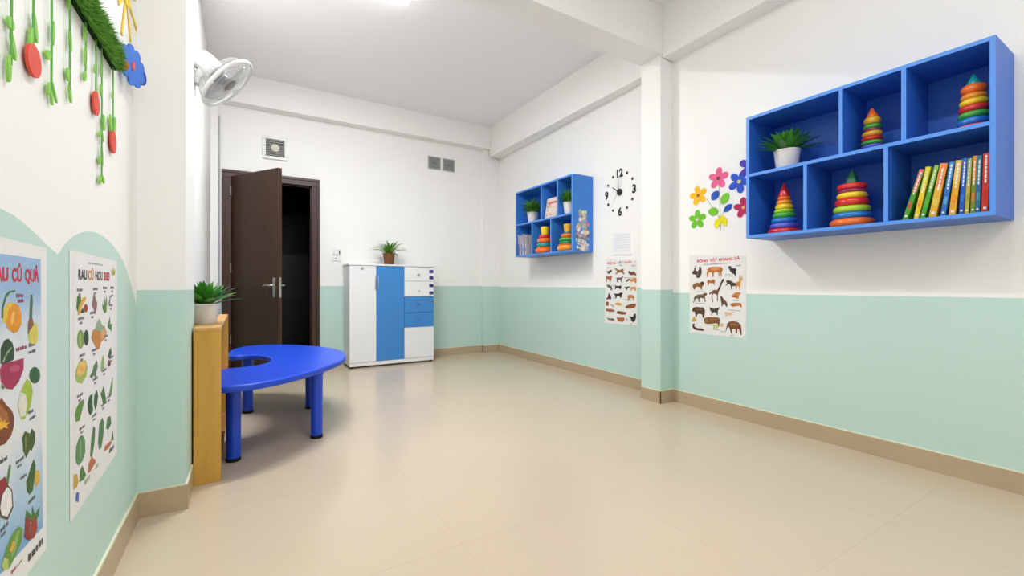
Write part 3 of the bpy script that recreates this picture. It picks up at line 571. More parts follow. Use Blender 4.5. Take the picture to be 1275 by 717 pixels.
def bush(label, x, y, z, r, h, rt, seed, cell, potm=CERAM, n=260, L=0.13):
    t = thing('potted_plant', label, 'potted plant', (x, y, z))
    pot(t, x, y, z, rt * 0.78, rt, h, potm)
    R = random.Random(seed); m = MB()
    for i in range(n):
        az = R.uniform(0, 2 * PI); e = R.uniform(0.1, 1.5); a = R.uniform(0, 0.6) * r
        q = leaf_mesh((x + math.cos(az) * a, y + math.sin(az) * a, z + h - 0.012 + R.uniform(0, r * 0.8)), az, e, L * R.uniform(.6, 1.1), 0.017, R.uniform(.3, 1.2), seg=3)
        if all(cell[0] < v.x < cell[1] and cell[2] < v.y < cell[3] and v.z < cell[4] for v in map(Vector, q.v)): m.add(q.v, q.f, i % 2)
    tag(obj('foliage', m, [LEAFM, LEAFL], t), kind='stuff')
bush('small bushy green plant in a white pot, upper left compartment of the far shelf', 3.09, 4.54, SM, 0.09, 0.135, 0.072, 11, (2.93, 3.238, 4.24, 4.742, 2.174), n=420)
bush('bushy green plant in a white pot, upper right compartment of the far shelf', 3.08, 3.795, SM, 0.08, 0.14, 0.075, 12, (2.93, 3.238, 3.645, 3.874, 2.174), n=520, L=0.125)
bush('tiny green plant in a red pot beside the leaning books on the far shelf', 3.14, 4.475, SB, 0.03, 0.1, 0.035, 13, (2.93, 3.238, 4.403, 4.52, 1.764), mat('red_pot', (190, 70, 60), 0.5, 0.4), n=160, L=0.085)

# ------------------------------------------------------------------ books
def book(label, x0, d, yb0, yb1, yt0, yt1, z0, h, cols, group):
    """spine faces -x; yb*/yt*: spine edges at foot and head (leaning)"""
    t = thing('book', label, 'book', (x0, (yb0 + yb1) / 2, z0), group)
    a, b = max(yb0, yb1), min(yb0, yb1); c, e = max(yt0, yt1), min(yt0, yt1)
    # make it a true leaning block: rotate a rectangle, its lower corner resting on the board
    th = a - b; lean = math.atan2(((c + e) - (a + b)) / 2, h); cs, sn = math.cos(lean), math.sin(lean)
    th *= cs; piv = b if lean <= 0 else a
    lift = 0.0
    def P(u, v, x):                                   # u across thickness (0..th, towards +y), v along height
        uu = u if lean <= 0 else u - th
        return (x, piv + uu * cs + v * sn, z0 + v * cs - uu * sn + lift)
    if lean <= 0: pass
    def blk(u0, u1, v0, v1, xa, xb):
        return [P(u0,v0,xa),P(u0,v0,xb),P(u1,v0,xb),P(u1,v0,xa),P(u0,v1,xa),P(u0,v1,xb),P(u1,v1,xb),P(u1,v1,xa)]
    c1, c2, c3 = cols; cm = [ink(c1), ink(c2), ink(c3), mat('page_edge', (232, 226, 210), 0.8, 0.2)]
    k = 0.0022; m = MB()
    m.hexa(blk(0, k, 0, h, x0, x0 + d), 0); m.hexa(blk(th - k, th, 0, h, x0, x0 + d), 0)
    m.hexa(blk(k, th - k, 0, h * 0.56, x0, x0 + k), 0); m.hexa(blk(k, th - k, h * 0.56, h, x0, x0 + k), 1)
    obj('cover', m, cm, t)
    obj('pages', MB().hexa(blk(k + 0.0004, th - k - 0.0004, 0.004, h - 0.004, x0 + k + 0.0004, x0 + d - 0.004)), cm[3], t)
    R = random.Random(int(z0 * 1000 + yb0 * 9999)); m = MB(); v = h * 0.5
    while v < h * 0.92:                              # printed spine title, too small to read
        s = R.uniform(.008, .018); m.hexa(blk(th * 0.36, th * 0.64, v, v + s, x0 - 0.0004, x0), 0); v += s + 0.004
    m.hexa(blk(th * 0.25, th * 0.75, h * 0.05, h * 0.05 + th * 0.5, x0 - 0.0004, x0), 0)
    m.hexa(blk(th * 0.2, th * 0.8, h * 0.22, h * 0.36, x0 - 0.0004, x0), 1)
    sp = obj('spine_print', m, [ink((238, 232, 220)) if sum(c2) < 520 else ink((190, 60, 50)), cm[2]], t); tag(sp, kind='stuff')
    return t
BK = [(.863,.843,.795,.774,.250,((72,150,40),(222,104,110),(196,84,60)),'green book with a pink head, leaning at the left end of the large shelf row'),
      (.820,.801,.773,.754,.254,((222,196,50),(200,206,50),(236,140,40)),'yellow and lime leaning book, second from left in the large shelf row'),
      (.797,.779,.745,.721,.256,((70,160,60),(150,186,90),(90,170,60)),'bright green leaning book, third from left in the large shelf row'),
      (.762,.736,.718,.694,.256,((222,168,50),(228,128,80),(212,190,90)),'golden book with an orange head, fourth from left in the large shelf row'),
      (.721,.703,.687,.670,.256,((44,104,182),(60,146,206),(90,160,200)),'sky blue book leaning between golden books, fifth from left in the row'),
      (.692,.669,.667,.645,.258,((224,166,40),(222,190,100),(232,140,40)),'thick golden yellow book, sixth from left in the large shelf row'),
      (.6555,.6395,.641,.6275,.261,((30,84,176),(36,96,190),(44,110,200)),'royal blue book standing almost upright, seventh from left in the row'),
      (.6375,.6235,.626,.612,.257,((186,168,66),(120,170,130),(150,150,60)),'pale green and olive book, eighth from left in the large shelf row'),
      (.619,.604,.609,.597,.265,((120,140,50),(228,140,50),(224,110,60)),'orange-headed green book, third from the right end of the row'),
      (.602,.587,.593,.579,.261,((40,96,140),(50,120,130),(70,130,150)),'dark teal book, second from the right end of the row'),
      (.582,.561,.575,.557,.267,((206,52,44),(212,62,52),(200,40,40)),'red book at the right end of the large shelf row')]
for i, (a, b, c, e, h, cols, lab) in enumerate(BK):
    book(lab, 2.872 + 0.004 * (i % 3), 0.19, a, b, c, e, NB, h, cols, 'picture books on the large shelf')
FB = [((120,120,150),(214,206,206),(160,90,90)), ((196,190,200),(150,120,130),(90,120,170)), ((90,130,180),(206,200,206),(120,150,190)), ((190,196,206),(110,140,180),(180,120,120)), ((70,110,170),(160,180,206),(120,150,190)), ((206,196,190),(170,120,120),(90,140,170))]
FL = ['grey-violet spine, leftmost at the bottom of the far shelf', 'mauve spine, second from left on the far shelf', 'soft blue spine, third from left on the far shelf',
      'whitish spine, fourth from left on the far shelf', 'mid blue spine, fifth from left on the far shelf', 'cream spine, sixth from left on the far shelf']
for i in range(6):
    yb = 4.724 - i * 0.03
    book('thin book with a ' + FL[i], 2.995, 0.17, yb, yb - 0.024, yb + 0.018 - (0.003 * i), yb - 0.006 - (0.003 * i), SB, 0.265 - 0.008 * (i % 3), FB[i], 'thin books on the far shelf')
# book showing its cover in the upper middle compartment, leaning back; thin green book beside the plant
t = thing('book', 'pale picture book showing its cover, upper middle compartment of the far shelf', 'book', (3.02, 4.05, SM))
def tilt(x, y, z): return (3.0 + (z) * 0.18 + x, y, SM + z)
def tb(x0, x1, y0, y1, z0, z1): return [tilt(x0,y0,z0),tilt(x1,y0,z0),tilt(x1,y1,z0),tilt(x0,y1,z0),tilt(x0,y0,z1),tilt(x1,y0,z1),tilt(x1,y1,z1),tilt(x0,y1,z1)]
obj('cover', MB().hexa(tb(0, 0.003, 3.945, 4.165, 0, 0.235)).hexa(tb(0.013, 0.016, 3.945, 4.165, 0, 0.235)), ink((228, 206, 190)), t)
obj('pages', MB().hexa(tb(0.003, 0.013, 3.948, 4.162, 0.003, 0.232)), MATS['page_edge'], t)
m = MB(); R = random.Random(4)
for k in range(26):
    y = R.uniform(3.96, 4.15); z = R.uniform(0.01, 0.15); s = R.uniform(.008, .02)
    m.hexa(tb(-0.0006, 0, y - s, min(y + s, 4.16), z, z + s * 1.4), k % 5)
for k in range(7): m.hexa(tb(-0.0006, 0, 4.12 - k * 0.026, 4.14 - k * 0.026, 0.165, 0.19), 5)
obj('cover_print', m, [ink((220, 150, 130)), ink((230, 190, 120)), ink((200, 200, 190)), ink((170, 180, 200)), ink((236, 226, 214)), ink((196, 70, 90))], t)
t = thing('book', 'thin green book upright behind the plant against the divider of the far shelf', 'book', (3.05, 4.225, SM))
obj('cover', MB().box(3.03, 3.17, 4.213, 4.216, SM, SM + 0.23).box(3.03, 3.17, 4.232, 4.235, SM, SM + 0.23).box(3.03, 3.033, 4.216, 4.232, SM, SM + 0.23), ink((96, 150, 110)), t)
obj('pages', MB().box(3.033, 3.168, 4.2163, 4.2317, SM + 0.003, SM + 0.227), MATS['page_edge'], t)
# cartoon-free sticker collage on the end of the far shelf
R = random.Random(21); m = MB(); yy = S['y0'] - 0.0006
pal = [(232,206,200),(240,236,230),(168,150,190),(226,190,140),(140,170,200),(160,190,170),(206,140,140),(240,230,180),(110,110,130),(226,222,226)]
for k in range(150):
    z = R.uniform(1.385, 1.80); wd = 0.082 if z < 1.68 else 0.045; x = 3.115 + R.uniform(-wd, wd); r = R.uniform(.009, .024); n = R.choice((5, 6, 8)); a0 = R.uniform(0, 6)
    m.prism([(x + r * math.cos(a0 + 2*PI*i/n), yy + 0.0006 - 0.000004 * k, z + r * R.uniform(.8, 1.3) * math.sin(a0 + 2*PI*i/n)) for i in range(n)], (0, -0.0006, 0), k % len(pal))
tag(obj('sticker', m, [ink(c) for c in pal], at=(3.115, yy, 1.6)), 'tall colourful sticker collage on the end panel of the far shelf', 'sticker')

# ================================================================== CABINET
CX0, CX1, CY, CYB = 1.078, 2.150, 5.492, 5.862
cab = thing('cabinet', 'white and sky blue cabinet with two tall doors and drawers at the back wall', 'cabinet', ((CX0 + CX1) / 2, (CY + CYB) / 2, 0))
T = 0.018
m = MB()
m.box(CX0, CX0 + T, CY + 0.02, CYB - 0.005, 0.03, 1.249); m.box(CX1 - T, CX1, CY + 0.02, CYB - 0.005, 0.03, 1.249)
m.box(CX0 + T, CX1 - T, CYB - 0.015, CYB - 0.005, 0.03, 1.249); m.box(CX0 + T, CX1 - T, CY + 0.02, CYB - 0.015, 0.06, 0.078)
m.box(1.389, 1.405, CY + 0.02, CYB - 0.015, 0.078, 1.249); m.box(1.742, 1.758, CY + 0.02, CYB - 0.015, 0.078, 1.249)
obj('body', m, CABW, cab)
obj('top_board', MB().box(CX0 - 0.012, CX1 + 0.012, CY - 0.008, CYB, 1.2505, 1.272), CABW, cab, bevel=0.003)
obj('plinth', MB().box(CX0, CX1, CY + 0.004, CY + 0.0195, 0.022, 0.066), CABW, cab, bevel=0.002)
for x in (CX0 + 0.03, CX1 - 0.03):
    for y in (CY + 0.04, CYB - 0.05): obj('foot', MB().lathe([(0.018, 0), (0.018, 0.022), (0.012, 0.03)], (x, y, 0), seg=14), RUBBER, cab, smooth=40)
def front(name, x0, x1, z0, z1, mt): return obj(name, MB().box(x0 + 0.002, x1 - 0.002, CY, CY + 0.0185, z0 + 0.002, z1 - 0.002), mt, cab, bevel=0.002)
d1 = front('door', CX0, 1.397, 0.068, 1.249, CABW); tag(d1, 'white door')
d2_ = front('door', 1.397, 1.750, 0.068, 1.249, CABB); tag(d2_, 'sky blue door')
def pull(par, x, z0, z1):
    obj('handle', MB().tube([(x, CY + 0.002, z0), (x, CY - 0.014, z0 + 0.008), (x, CY - 0.018, z0 + 0.03), (x, CY - 0.018, z1 - 0.03), (x, CY - 0.014, z1 - 0.008), (x, CY + 0.002, z1)], 0.006, 8), STEEL, par, smooth=50)
pull(d1, 1.383, 0.96, 1.12); pull(d2_, 1.418, 0.96, 1.12)
m = MB().lathe([(0.016, 0), (0.016, 0.006), (0.012, 0.009)], (1.225, CY, 1.217), axis=(0, -1, 0), seg=20); m.torus((1.225, CY - 0.008, 1.217), 0.0145, 0.0025, axis=(0, 1, 0), seg=20)
obj('lock', m, STEEL, d1, smooth=40)
for z0, z1, mt, lb in ((1.063, 1.249, CABW, None), (0.864, 1.063, CABW, None), (0.655, 0.864, CABB, 'sky blue drawer front'), (0.467, 0.655, CABB, 'sky blue drawer front')):
    d = front('drawer', 1.750, CX1, z0, z1, mt)
    if lb: tag(d, lb)
    zc = (z0 + z1) / 2 + (0.02 if mt is CABB else -0.01)
    obj('knob', MB().lathe([(0.008, 0), (0.008, 0.004), (0.016, 0.01), (0.018, 0.016), (0.012, 0.021)], (1.93, CY, zc), axis=(0, -1, 0), seg=16), STEEL if z0 > 1.05 else mt, d, smooth=40)
    if mt is CABW:
        for zz in ((z0 + 0.045), (z1 - 0.058)):
            s = MB().box(2.085, 2.142, CY - 0.0008, CY + 0.0001, zz - 0.021, zz + 0.021)
            s2 = obj('label_sticker', s, NAVY, d)
            obj('sticker_print', MB().box(2.095, 2.108, CY - 0.0012, CY - 0.0008, zz - 0.008, zz + 0.004).box(2.114, 2.130, CY - 0.0012, CY - 0.0008, zz - 0.006, zz - 0.001), ink((120, 90, 130)), d)
    elif z1 > 0.8:
        obj('lock', MB().lathe([(0.009, 0), (0.009, 0.012)], (2.136, CY, 0.79), axis=(0, -1, 0), seg=12), mat('red_lock', (190, 60, 60), 0.4, 0.5), d)
front('door', 1.750, CX1, 0.068, 0.467, CABW)

# ================================================================== BOOKCASE AND TABLE
BX0, BX1, BY0, BY1, BZ = -0.303, -0.101, 2.690, 3.88, 0.79
NX, NY = -0.2165, 2.842                # notch that fits round the pillar
bc = thing('bookcase', 'low honey pine bookcase by the left pillar behind the table', 'bookcase', ((BX0 + BX1) / 2, (BY0 + BY1) / 2, 0))
def ell_board(x1, ya, yb, inset, z0, z1):
    return MB().prism([(x1, ya, z0), (x1, yb, z0), (BX0 + inset, yb, z0), (BX0 + inset, NY + inset, z0), (NX + inset, NY + inset, z0), (NX + inset, ya, z0)], (0, 0, z1 - z0))
obj('side_panel', MB().box(NX, BX1, BY0, BY0 + 0.02, 0, BZ - 0.0185), OAK, bc, bevel=0.0015)
obj('side_panel', MB().box(BX0, BX1, BY1 - 0.02, BY1, 0, BZ - 0.0185), OAK, bc, bevel=0.0015)
obj('top_board', ell_board(BX1, BY0 + 0.0002, BY1, 0, BZ - 0.018, BZ), mat('honey_pine_top', (218, 172, 104), 0.4, 0.4, rgb2=(200, 150, 82), scale=3, stretch=(8, 0.8, 6)), bc, bevel=0.0015)
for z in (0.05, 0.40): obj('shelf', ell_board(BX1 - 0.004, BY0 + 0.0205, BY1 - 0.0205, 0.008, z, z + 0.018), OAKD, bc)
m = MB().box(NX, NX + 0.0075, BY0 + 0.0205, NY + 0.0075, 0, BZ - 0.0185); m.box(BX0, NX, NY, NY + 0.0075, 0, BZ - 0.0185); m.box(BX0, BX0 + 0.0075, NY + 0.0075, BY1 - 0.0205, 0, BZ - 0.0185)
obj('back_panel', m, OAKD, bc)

OUT = [(-0.16, 2.81), (-0.10, 2.772), (-0.03, 2.765), (0.06, 2.775), (0.16, 2.825), (0.271, 2.91), (0.39, 3.03), (0.488, 3.15), (0.59, 3.31), (0.655, 3.48), (0.685, 3.66), (0.682, 3.82), (0.628, 4.05), (0.545, 4.21), (0.42, 4.38), (0.256, 4.515), (0.12, 4.555), (0.02, 4.53), (-0.06, 4.43), (-0.1, 4.25), (-0.105, 4.1), (-0.098, 3.985), (-0.06, 3.945), (0.0, 3.945), (0.07, 3.92), (0.13, 3.84), (0.163, 3.73), (0.166, 3.63), (0.15, 3.53), (0.11, 3.45), (0.05, 3.4), (-0.02, 3.38), (-0.10, 3.37), (-0.155, 3.3), (-0.175, 3.15), (-0.18, 2.95)]
def smooth_loop(P, sub=4):
    n = len(P); o = []
    for i in range(n):
        p0, p1, p2, p3 = (Vector(P[(i + k - 1) % n]) for k in range(4))
        for j in range(sub):
            t = j / sub
            o.append(0.5 * ((2*p1) + (p2 - p0)*t + (2*p0 - 5*p1 + 4*p2 - p3)*t*t + (3*p1 - p0 - 3*p2 + p3)*t**3))
    return o
tbl = thing('table', 'blue plastic horseshoe-shaped table with round legs on the tiled floor', 'table', (0.3, 3.6, 0))
ZT0, ZT1 = 0.43, 0.468
lo = smooth_loop([(x, y) for x, y in OUT])
obj('tabletop', MB().prism([(q.x, q.y, ZT0) for q in lo], (0, 0, ZT1 - ZT0)), TABLE, tbl, bevel=0.011, bseg=4)
ctr = Vector((0.30, 3.66))
for x, y in ((-0.052, 2.968), (0.408, 3.135), (0.025, 4.035), (0.462, 3.915)):
    lg = obj('leg', MB().lathe([(0.036, 0.02), (0.037, 0.2), (0.039, ZT0 - 0.015), (0.046, ZT0 - 0.002)], (x, y, 0), seg=24), LEG, tbl, smooth=50)
    obj('foot_cap', MB().lathe([(0.034, 0), (0.038, 0.003), (0.038, 0.02), (0.036, 0.021)], (x, y, 0), seg=24), RUBBER, lg, smooth=40)
obj('brace', MB().box(0.17, 0.25, 2.95, 2.975, ZT0 - 0.012, ZT0 - 0.0005), RUBBER, tbl)

# ================================================================== WALL FAN
fc = Vector((-0.089, 3.245, 2.260)); fa = Vector((0.737, -0.093, -0.67)).normalized(); FR = 0.184
fan = thing('oscillating_fan', 'white caged wall fan high on the left wall beyond the pillar', 'wall fan', (XLF, 3.26, 2.33))
# frame of the fan axis
fu = fa.orthogonal().normalized(); fv = fa.cross(fu)
def fp(r, t, h): return fc + (fu * math.cos(t) + fv * math.sin(t)) * r + fa * h
rim = MB().torus(fc, FR, 0.008, fa, 56, 8, 1.5); obj('cage_rim', rim, FANW, fan, smooth=60)
def grille(h0, h1, nw):
    m = MB()
    for k in range(nw):
        t = 2 * PI * k / nw
        m.tube([fp(0.045, t, h1), fp(0.11, t + 0.05, h1 * 0.98 + h0 * 0.02), fp(0.152, t + 0.09, h1 * 0.72 + h0 * 0.28), fp(FR, t + 0.12, h0)], 0.0011, 4)
    for r, q in ((0.05, 1.0), (0.11, 0.97), (0.152, 0.72)): m.torus(fc + fa * (h0 + (h1 - h0) * q), r, 0.0014, fa, 40, 4)
    return m
tag(obj('front_grille', grille(0.003, 0.018, 72), WIRE, fan), kind='stuff'); tag(obj('rear_grille', grille(-0.004, -0.075, 60), WIRE, fan), kind='stuff')
obj('hub_badge', MB().lathe([(0.046, 0), (0.046, 0.006), (0.036, 0.012), (0.001, 0.014)], fc + fa * 0.012 + Vector((0, 0, 0.004)), fa, 28), FANG, fan, smooth=40)
obj('spinner', MB().lathe([(0.03, -0.05), (0.034, -0.03), (0.03, -0.004), (0.012, 0.008)], fc, fa, 20), FANG, fan, smooth=50)
for k in range(3):
    m = MB(); vs = []; t0 = 2 * PI * k / 3
    for i in range(7):
        f = i / 6; r = 0.03 + f * 0.128; wdt = 0.35 + 0.45 * math.sin(PI * min(1, f * 0.75 + 0.15))
        for s in (-1, 0, 1):
            vs.append(fp(r, t0 + s * wdt * (1 - 0.25 * f) + 0.25 * f, -0.026 + 0.016 * s * (1 - 0.4 * f)))
    fs = []
    for i in range(6):
        for j in range(2): a = i*3+j; fs.append((a, a+1, a+4, a+3))
    b = obj('blade', m.add(vs, fs), BLADE, fan, smooth=70); so = b.modifiers.new('thick', 'SOLIDIFY'); so.thickness = 0.003
obj('motor_housing', MB().lathe([(0.03, -0.205), (0.056, -0.195), (0.064, -0.17), (0.066, -0.1), (0.058, -0.075), (0.03, -0.07)], fc, fa, 28), FANW, fan, smooth=40)
nk = fc - fa * 0.15
obj('neck', MB().tube([nk + Vector((-0.01, 0, -0.04)), nk + Vector((-0.035, -0.01, -0.085)), Vector((-0.25, 3.27, 2.262))], [0.03, 0.028, 0.026], 14), FANW, fan, smooth=50)
m = MB().box(XLF, XLF + 0.055, 3.20, 3.32, 2.16, 2.34); m.box(XLF + 0.055, -0.225, 3.235, 3.305, 2.225, 2.295)
br = obj('wall_bracket', m, FANW, fan, bevel=0.008)
obj('pull_cord', MB().tube([(XLF + 0.06, 3.26, 2.226), (XLF + 0.062, 3.26, 2.12)], 0.002, 6), FANW, fan)
obj('badge', MB().lathe([(0.02, 0), (0.02, 0.005)], fc + (Vector((0.23, 0.9, 0.125)) + fa * -0.0).normalized() * 0.105 + fa * 0.017, fa, 18), FANW, fan)

# ================================================================== BACK WALL FITTINGS
ex = thing('exhaust_fan', 'white framed exhaust fan with grey louvres above the dark door', 'exhaust fan', (0.313, YB, 2.625))
m = MB(); x0, x1, z0, z1 = 0.182, 0.444, 2.492, 2.760
f_ = 0.034
m.box(x0, x1, YB - 0.02, YB, z0, z0 + f_); m.box(x0, x1, YB - 0.02, YB, z1 - f_, z1); m.box(x0, x0 + f_, YB - 0.02, YB, z0 + f_, z1 - f_); m.box(x1 - f_, x1, YB - 0.02, YB, z0 + f_, z1 - f_)
obj('frame', m, FANW, ex, bevel=0.003)
obj('backing', MB().box(x0 + f_, x1 - f_, YB - 0.004, YB, z0 + f_, z1 - f_), DGREY, ex)
for k in range(9):
    z = z0 + f_ + 0.012 + k * 0.0215
    obj('slat', MB().hexa([(x0+f_,YB-0.016,z),(x1-f_,YB-0.016,z),(x1-f_,YB-0.006,z+0.008),(x0+f_,YB-0.006,z+0.008),(x0+f_,YB-0.016,z+0.004),(x1-f_,YB-0.016,z+0.004),(x1-f_,YB-0.006,z+0.012),(x0+f_,YB-0.006,z+0.012)]), mat('louvre_grey', (176, 174, 170), 0.5, 0.4), ex)
obj('hub', MB().lathe([(0.045, 0), (0.045, 0.004), (0.036, 0.012), (0.004, 0.016)], (0.313, YB - 0.012, 2.627), (0, -1, 0), 24), mat('hub_cream', (222, 220, 206), 0.4, 0.4), ex, smooth=40)
for k in range(8):
    a = 2 * PI * k / 8 + 0.2
    obj('spoke', MB().tube([(0.313 + 0.04 * math.cos(a), YB - 0.019, 2.627 + 0.04 * math.sin(a)), (0.313 + 0.093 * math.cos(a), YB - 0.019, 2.627 + 0.093 * math.sin(a))], 0.003, 5), GREYV, ex)
for x0, x1, lab in ((2.207, 2.395, 'left of the two square grey wall vents above the cabinet'), (2.428, 2.612, 'right of the two square grey wall vents above the cabinet')):
    z0, z1 = 2.655, 2.832
    v = thing('air_vent', lab, 'vent', ((x0 + x1) / 2, YB, z0), 'square grey wall vents')
    m = MB(); f_ = 0.012
    m.box(x0, x1, YB - 0.012, YB, z0, z0 + f_); m.box(x0, x1, YB - 0.012, YB, z1 - f_, z1); m.box(x0, x0 + f_, YB - 0.012, YB, z0 + f_, z1 - f_); m.box(x1 - f_, x1, YB - 0.012, YB, z0 + f_, z1 - f_)
    obj('frame', m, mat('vent_frame_grey', (178, 178, 178), 0.5, 0.4), v); obj('backing', MB().box(x0 + f_, x1 - f_, YB - 0.003, YB, z0 + f_, z1 - f_), DGREY, v)
    for k in range(8):
        z = z0 + f_ + 0.003 + k * 0.019
        obj('slat', MB().box(x0 + f_, x1 - f_, YB - 0.009, YB - 0.003, z, z + 0.013), GREYV, v)
    obj('latch', MB().box((x0 + x1) / 2 - 0.022, (x0 + x1) / 2 + 0.026, YB - 0.011, YB - 0.009, 2.735, 2.748), DGREY, v)
sw = thing('light_switch', 'white two-gang light switch on the wall between door and cabinet', 'light switch', (0.996, YB, 1.39))
obj('plate', MB().box(0.945, 1.046, YB - 0.009, YB, 1.315, 1.385), PLASTW, sw, bevel=0.003)
obj('plate', MB().box(0.955, 1.044, YB - 0.014, YB, 1.388, 1.462), PLASTW, sw, bevel=0.003)
obj('rocker', MB().box(0.96, 1.005, YB - 0.018, YB - 0.014, 1.395, 1.43), PLASTW, sw, bevel=0.001)
obj('slot', MB().box(1.022, 1.034, YB - 0.0155, YB - 0.014, 1.40, 1.452), BLACK, sw)
obj('indicator', MB().lathe([(0.006, 0), (0.006, 0.003)], (0.985, YB - 0.009, 1.35), (0, -1, 0), 10), BLACK, sw)
tag(obj('cable_conduit', MB().tube([(-0.236, 5.857, 0.1), (-0.236, 5.857, 2.9)], 0.007, 8), mat('conduit_grey', (190, 190, 190), 0.5, 0.4), at=(-0.236, 5.857, 0.1)), 'thin grey cable conduit running up the corner left of the door', 'conduit')

# ================================================================== CLOCK (numbers stuck to the wall)
cy, cz, cr = 3.205, 1.952, 0.205
def cw(u, v, d): return (xf(cy - u) - d, cy - u, cz + v)      # u to the right seen from the room
clk = thing('clock', 'black stick-on wall clock with separate numbers and dots, right of the far shelf', 'clock', (xf(cy), cy, cz))
wr = Vector((-0.0348, -1, 0)).normalized(); wup = Vector((0, 0, 1))
for s, a in (('12', 0), ('3', 3), ('6', 6), ('9', 9)):
    t = a * PI / 6; u, v = 0.197 * math.sin(t), 0.197 * math.cos(t); wd = 0.088 if s == '12' else 0.05; hh = 0.082
    ob = lettering('numeral', s, BLACK, clk, Vector(cw(u - wd / 2, v - hh / 2, 0.002)), wr, wup, wd, hh)
    so = ob.modifiers.new('thick', 'SOLIDIFY'); so.thickness = 0.003; so.offset = 0
for a in (1, 2, 4, 5, 7, 8, 10, 11):
    t = a * PI / 6; obj('dot', MB().lathe([(0.0135, 0), (0.0135, 0.004), (0.011, 0.006)], cw(0.2 * math.sin(t), 0.2 * math.cos(t), 0.0), (-1, 0, 0), 16), BLACK, clk, smooth=40)
obj('hub', MB().lathe([(0.034, 0), (0.034, 0.014), (0.028, 0.02), (0.002, 0.022)], cw(0, 0, 0), (-1, 0, 0), 28), BLACK, clk, smooth=40)
def hand(name, ang, L, w0, w1, d, mt):
    t = ang; dx, dz = math.sin(t), math.cos(t); px, pz = dz, -dx
    pts = [cw(px*w0, pz*w0, d), cw(dx*L + px*w1, dz*L + pz*w1, d), cw(dx*L - px*w1, dz*L - pz*w1, d), cw(-px*w0, -pz*w0, d)]
    obj(name, MB().prism(pts, (-0.0015, 0, 0)), mt, clk)
hand('minute_hand', 0.0, 0.158, 0.006, 0.0035, 0.025, BLACK); hand('hour_hand', -PI / 3 + 0.08, 0.105, 0.006, 0.004, 0.0225, BLACK)
hand('second_hand', PI + 0.62, 0.125, 0.002, 0.0012, 0.0275, mat('second_hand_grey', (170, 170, 172), 0.4, 0.4))

# ================================================================== FOAM FLOWERS ON THE RIGHT WALL
XW = XR - 0.0004
def rw(y, z, d=0.0): return (XW - d, y, z)
def ellipse_pts(y, z, a, b, rot, n=20, d=0.0, egg=0.0):
    o = []
    for i in range(n):
        t = 2 * PI * i / n; p = a * math.cos(t); q = b * math.sin(t) * (1 + egg * math.cos(t))
        o.append(rw(y + p * math.cos(rot) - q * math.sin(rot), z + p * math.sin(rot) + q * math.cos(rot), d))
    return o
def flower(label, y, z, r, rgb, crgb, rot):
    key = '%d_%d_%d' % rgb; fm = foam(key, rgb); k = 0.978      # the wall lies a touch farther than measured
    t = thing('foam_flower', label, 'wall sticker', rw(y, z), 'foam flowers on the right wall')
    for i in range(5):
        a = rot + 2 * PI * i / 5
        obj('petal', MB().prism(ellipse_pts(y + 0.56 * r * math.cos(a), z + 0.56 * r * math.sin(a), r * 0.48, r * 0.31, a, d=0.0002 * i, egg=0.18), (-0.004, 0, 0)), fm, t)
    obj('flower_centre', MB().prism(ellipse_pts(y, z, r * 0.17, r * 0.17, 0, 16, d=0.0042), (-0.004, 0, 0)), foam('%d_%d_%dc' % crgb, crgb), t)
flower('pink foam flower at the top of the bunch left of the large shelf', 2.078, 1.846, 0.082, (238, 104, 150), (130, 60, 70), PI/2 + 0.08)
flower('yellow foam flower at the left of the bunch', 2.256, 1.742, 0.077, (250, 190, 40), (170, 110, 70), PI/2 - 0.2)
flower('green foam flower at the lower left of the bunch', 2.265, 1.546, 0.076, (112, 196, 44), (236, 200, 190), PI/2)
flower('blue foam flower beside the left edge of the large shelf', 1.908, 1.785, 0.085, (50, 88, 206), (230, 220, 130), PI/2 + 0.5)
flower('crimson foam flower half hidden behind the left edge of the large shelf', 1.874, 1.585, 0.075, (196, 44, 96), (240, 190, 120), PI/2 - 0.1)
flower('purple foam flower almost hidden behind the large shelf edge', 1.825, 1.885, 0.085, (86, 66, 180), (200, 190, 200), PI/2 + 0.2)
def petal_leaf(label, y, z, L, W, rot, rgb, nm='foam_leaf', grp='foam leaves on the right wall'):
    pts = []
    for i in range(11): f = i / 10; pts.append((f - 0.5, 0.5 * math.sin(PI * f) ** 0.7))
    for i in range(1, 10): f = 1 - i / 10; pts.append((f - 0.5, -0.5 * math.sin(PI * f) ** 0.7))
    P3 = [rw(y + L * a * math.cos(rot) - W * b * math.sin(rot), z + L * a * math.sin(rot) + W * b * math.cos(rot), 0.0022) for a, b in pts]
    tag(obj(nm, MB().prism(P3, (-0.004, 0, 0)), foam('%d_%d_%d' % rgb, rgb), at=rw(y, z)), label, 'wall sticker', grp)
petal_leaf('blue foam leaf just below the pink flower', 2.106, 1.716, 0.085, 0.062, 2.3, (44, 96, 190))
petal_leaf('green foam leaf at the right of the stem, below the pink flower', 2.024, 1.678, 0.098, 0.064, 2.2, (124, 200, 56))
petal_leaf('green foam leaf at the left of the stem bottom', 2.122, 1.591, 0.09, 0.066, 0.15, (124, 200, 56))
petal_leaf('blue foam leaf at the right of the stem bottom', 1.998, 1.600, 0.085, 0.046, 2.55, (40, 84, 180))
petal_leaf('yellow foam leaf at the stem foot, left half of the pair', 2.085, 1.497, 0.09, 0.05, 2.0, (240, 226, 40))
petal_leaf('yellow foam leaf at the stem foot, right half of the pair', 2.032, 1.508, 0.1, 0.05, 1.15, (240, 226, 40))
m = MB()
def stem(a): m.tube([rw(y, z, 0.0012) for y, z in a], 0.0014, 5)
stem([(2.058, 1.44), (2.062, 1.53), (2.068, 1.65), (2.074, 1.79)]); stem([(2.062, 1.53), (2.1, 1.585), (2.14, 1.64), (2.18, 1.70)])
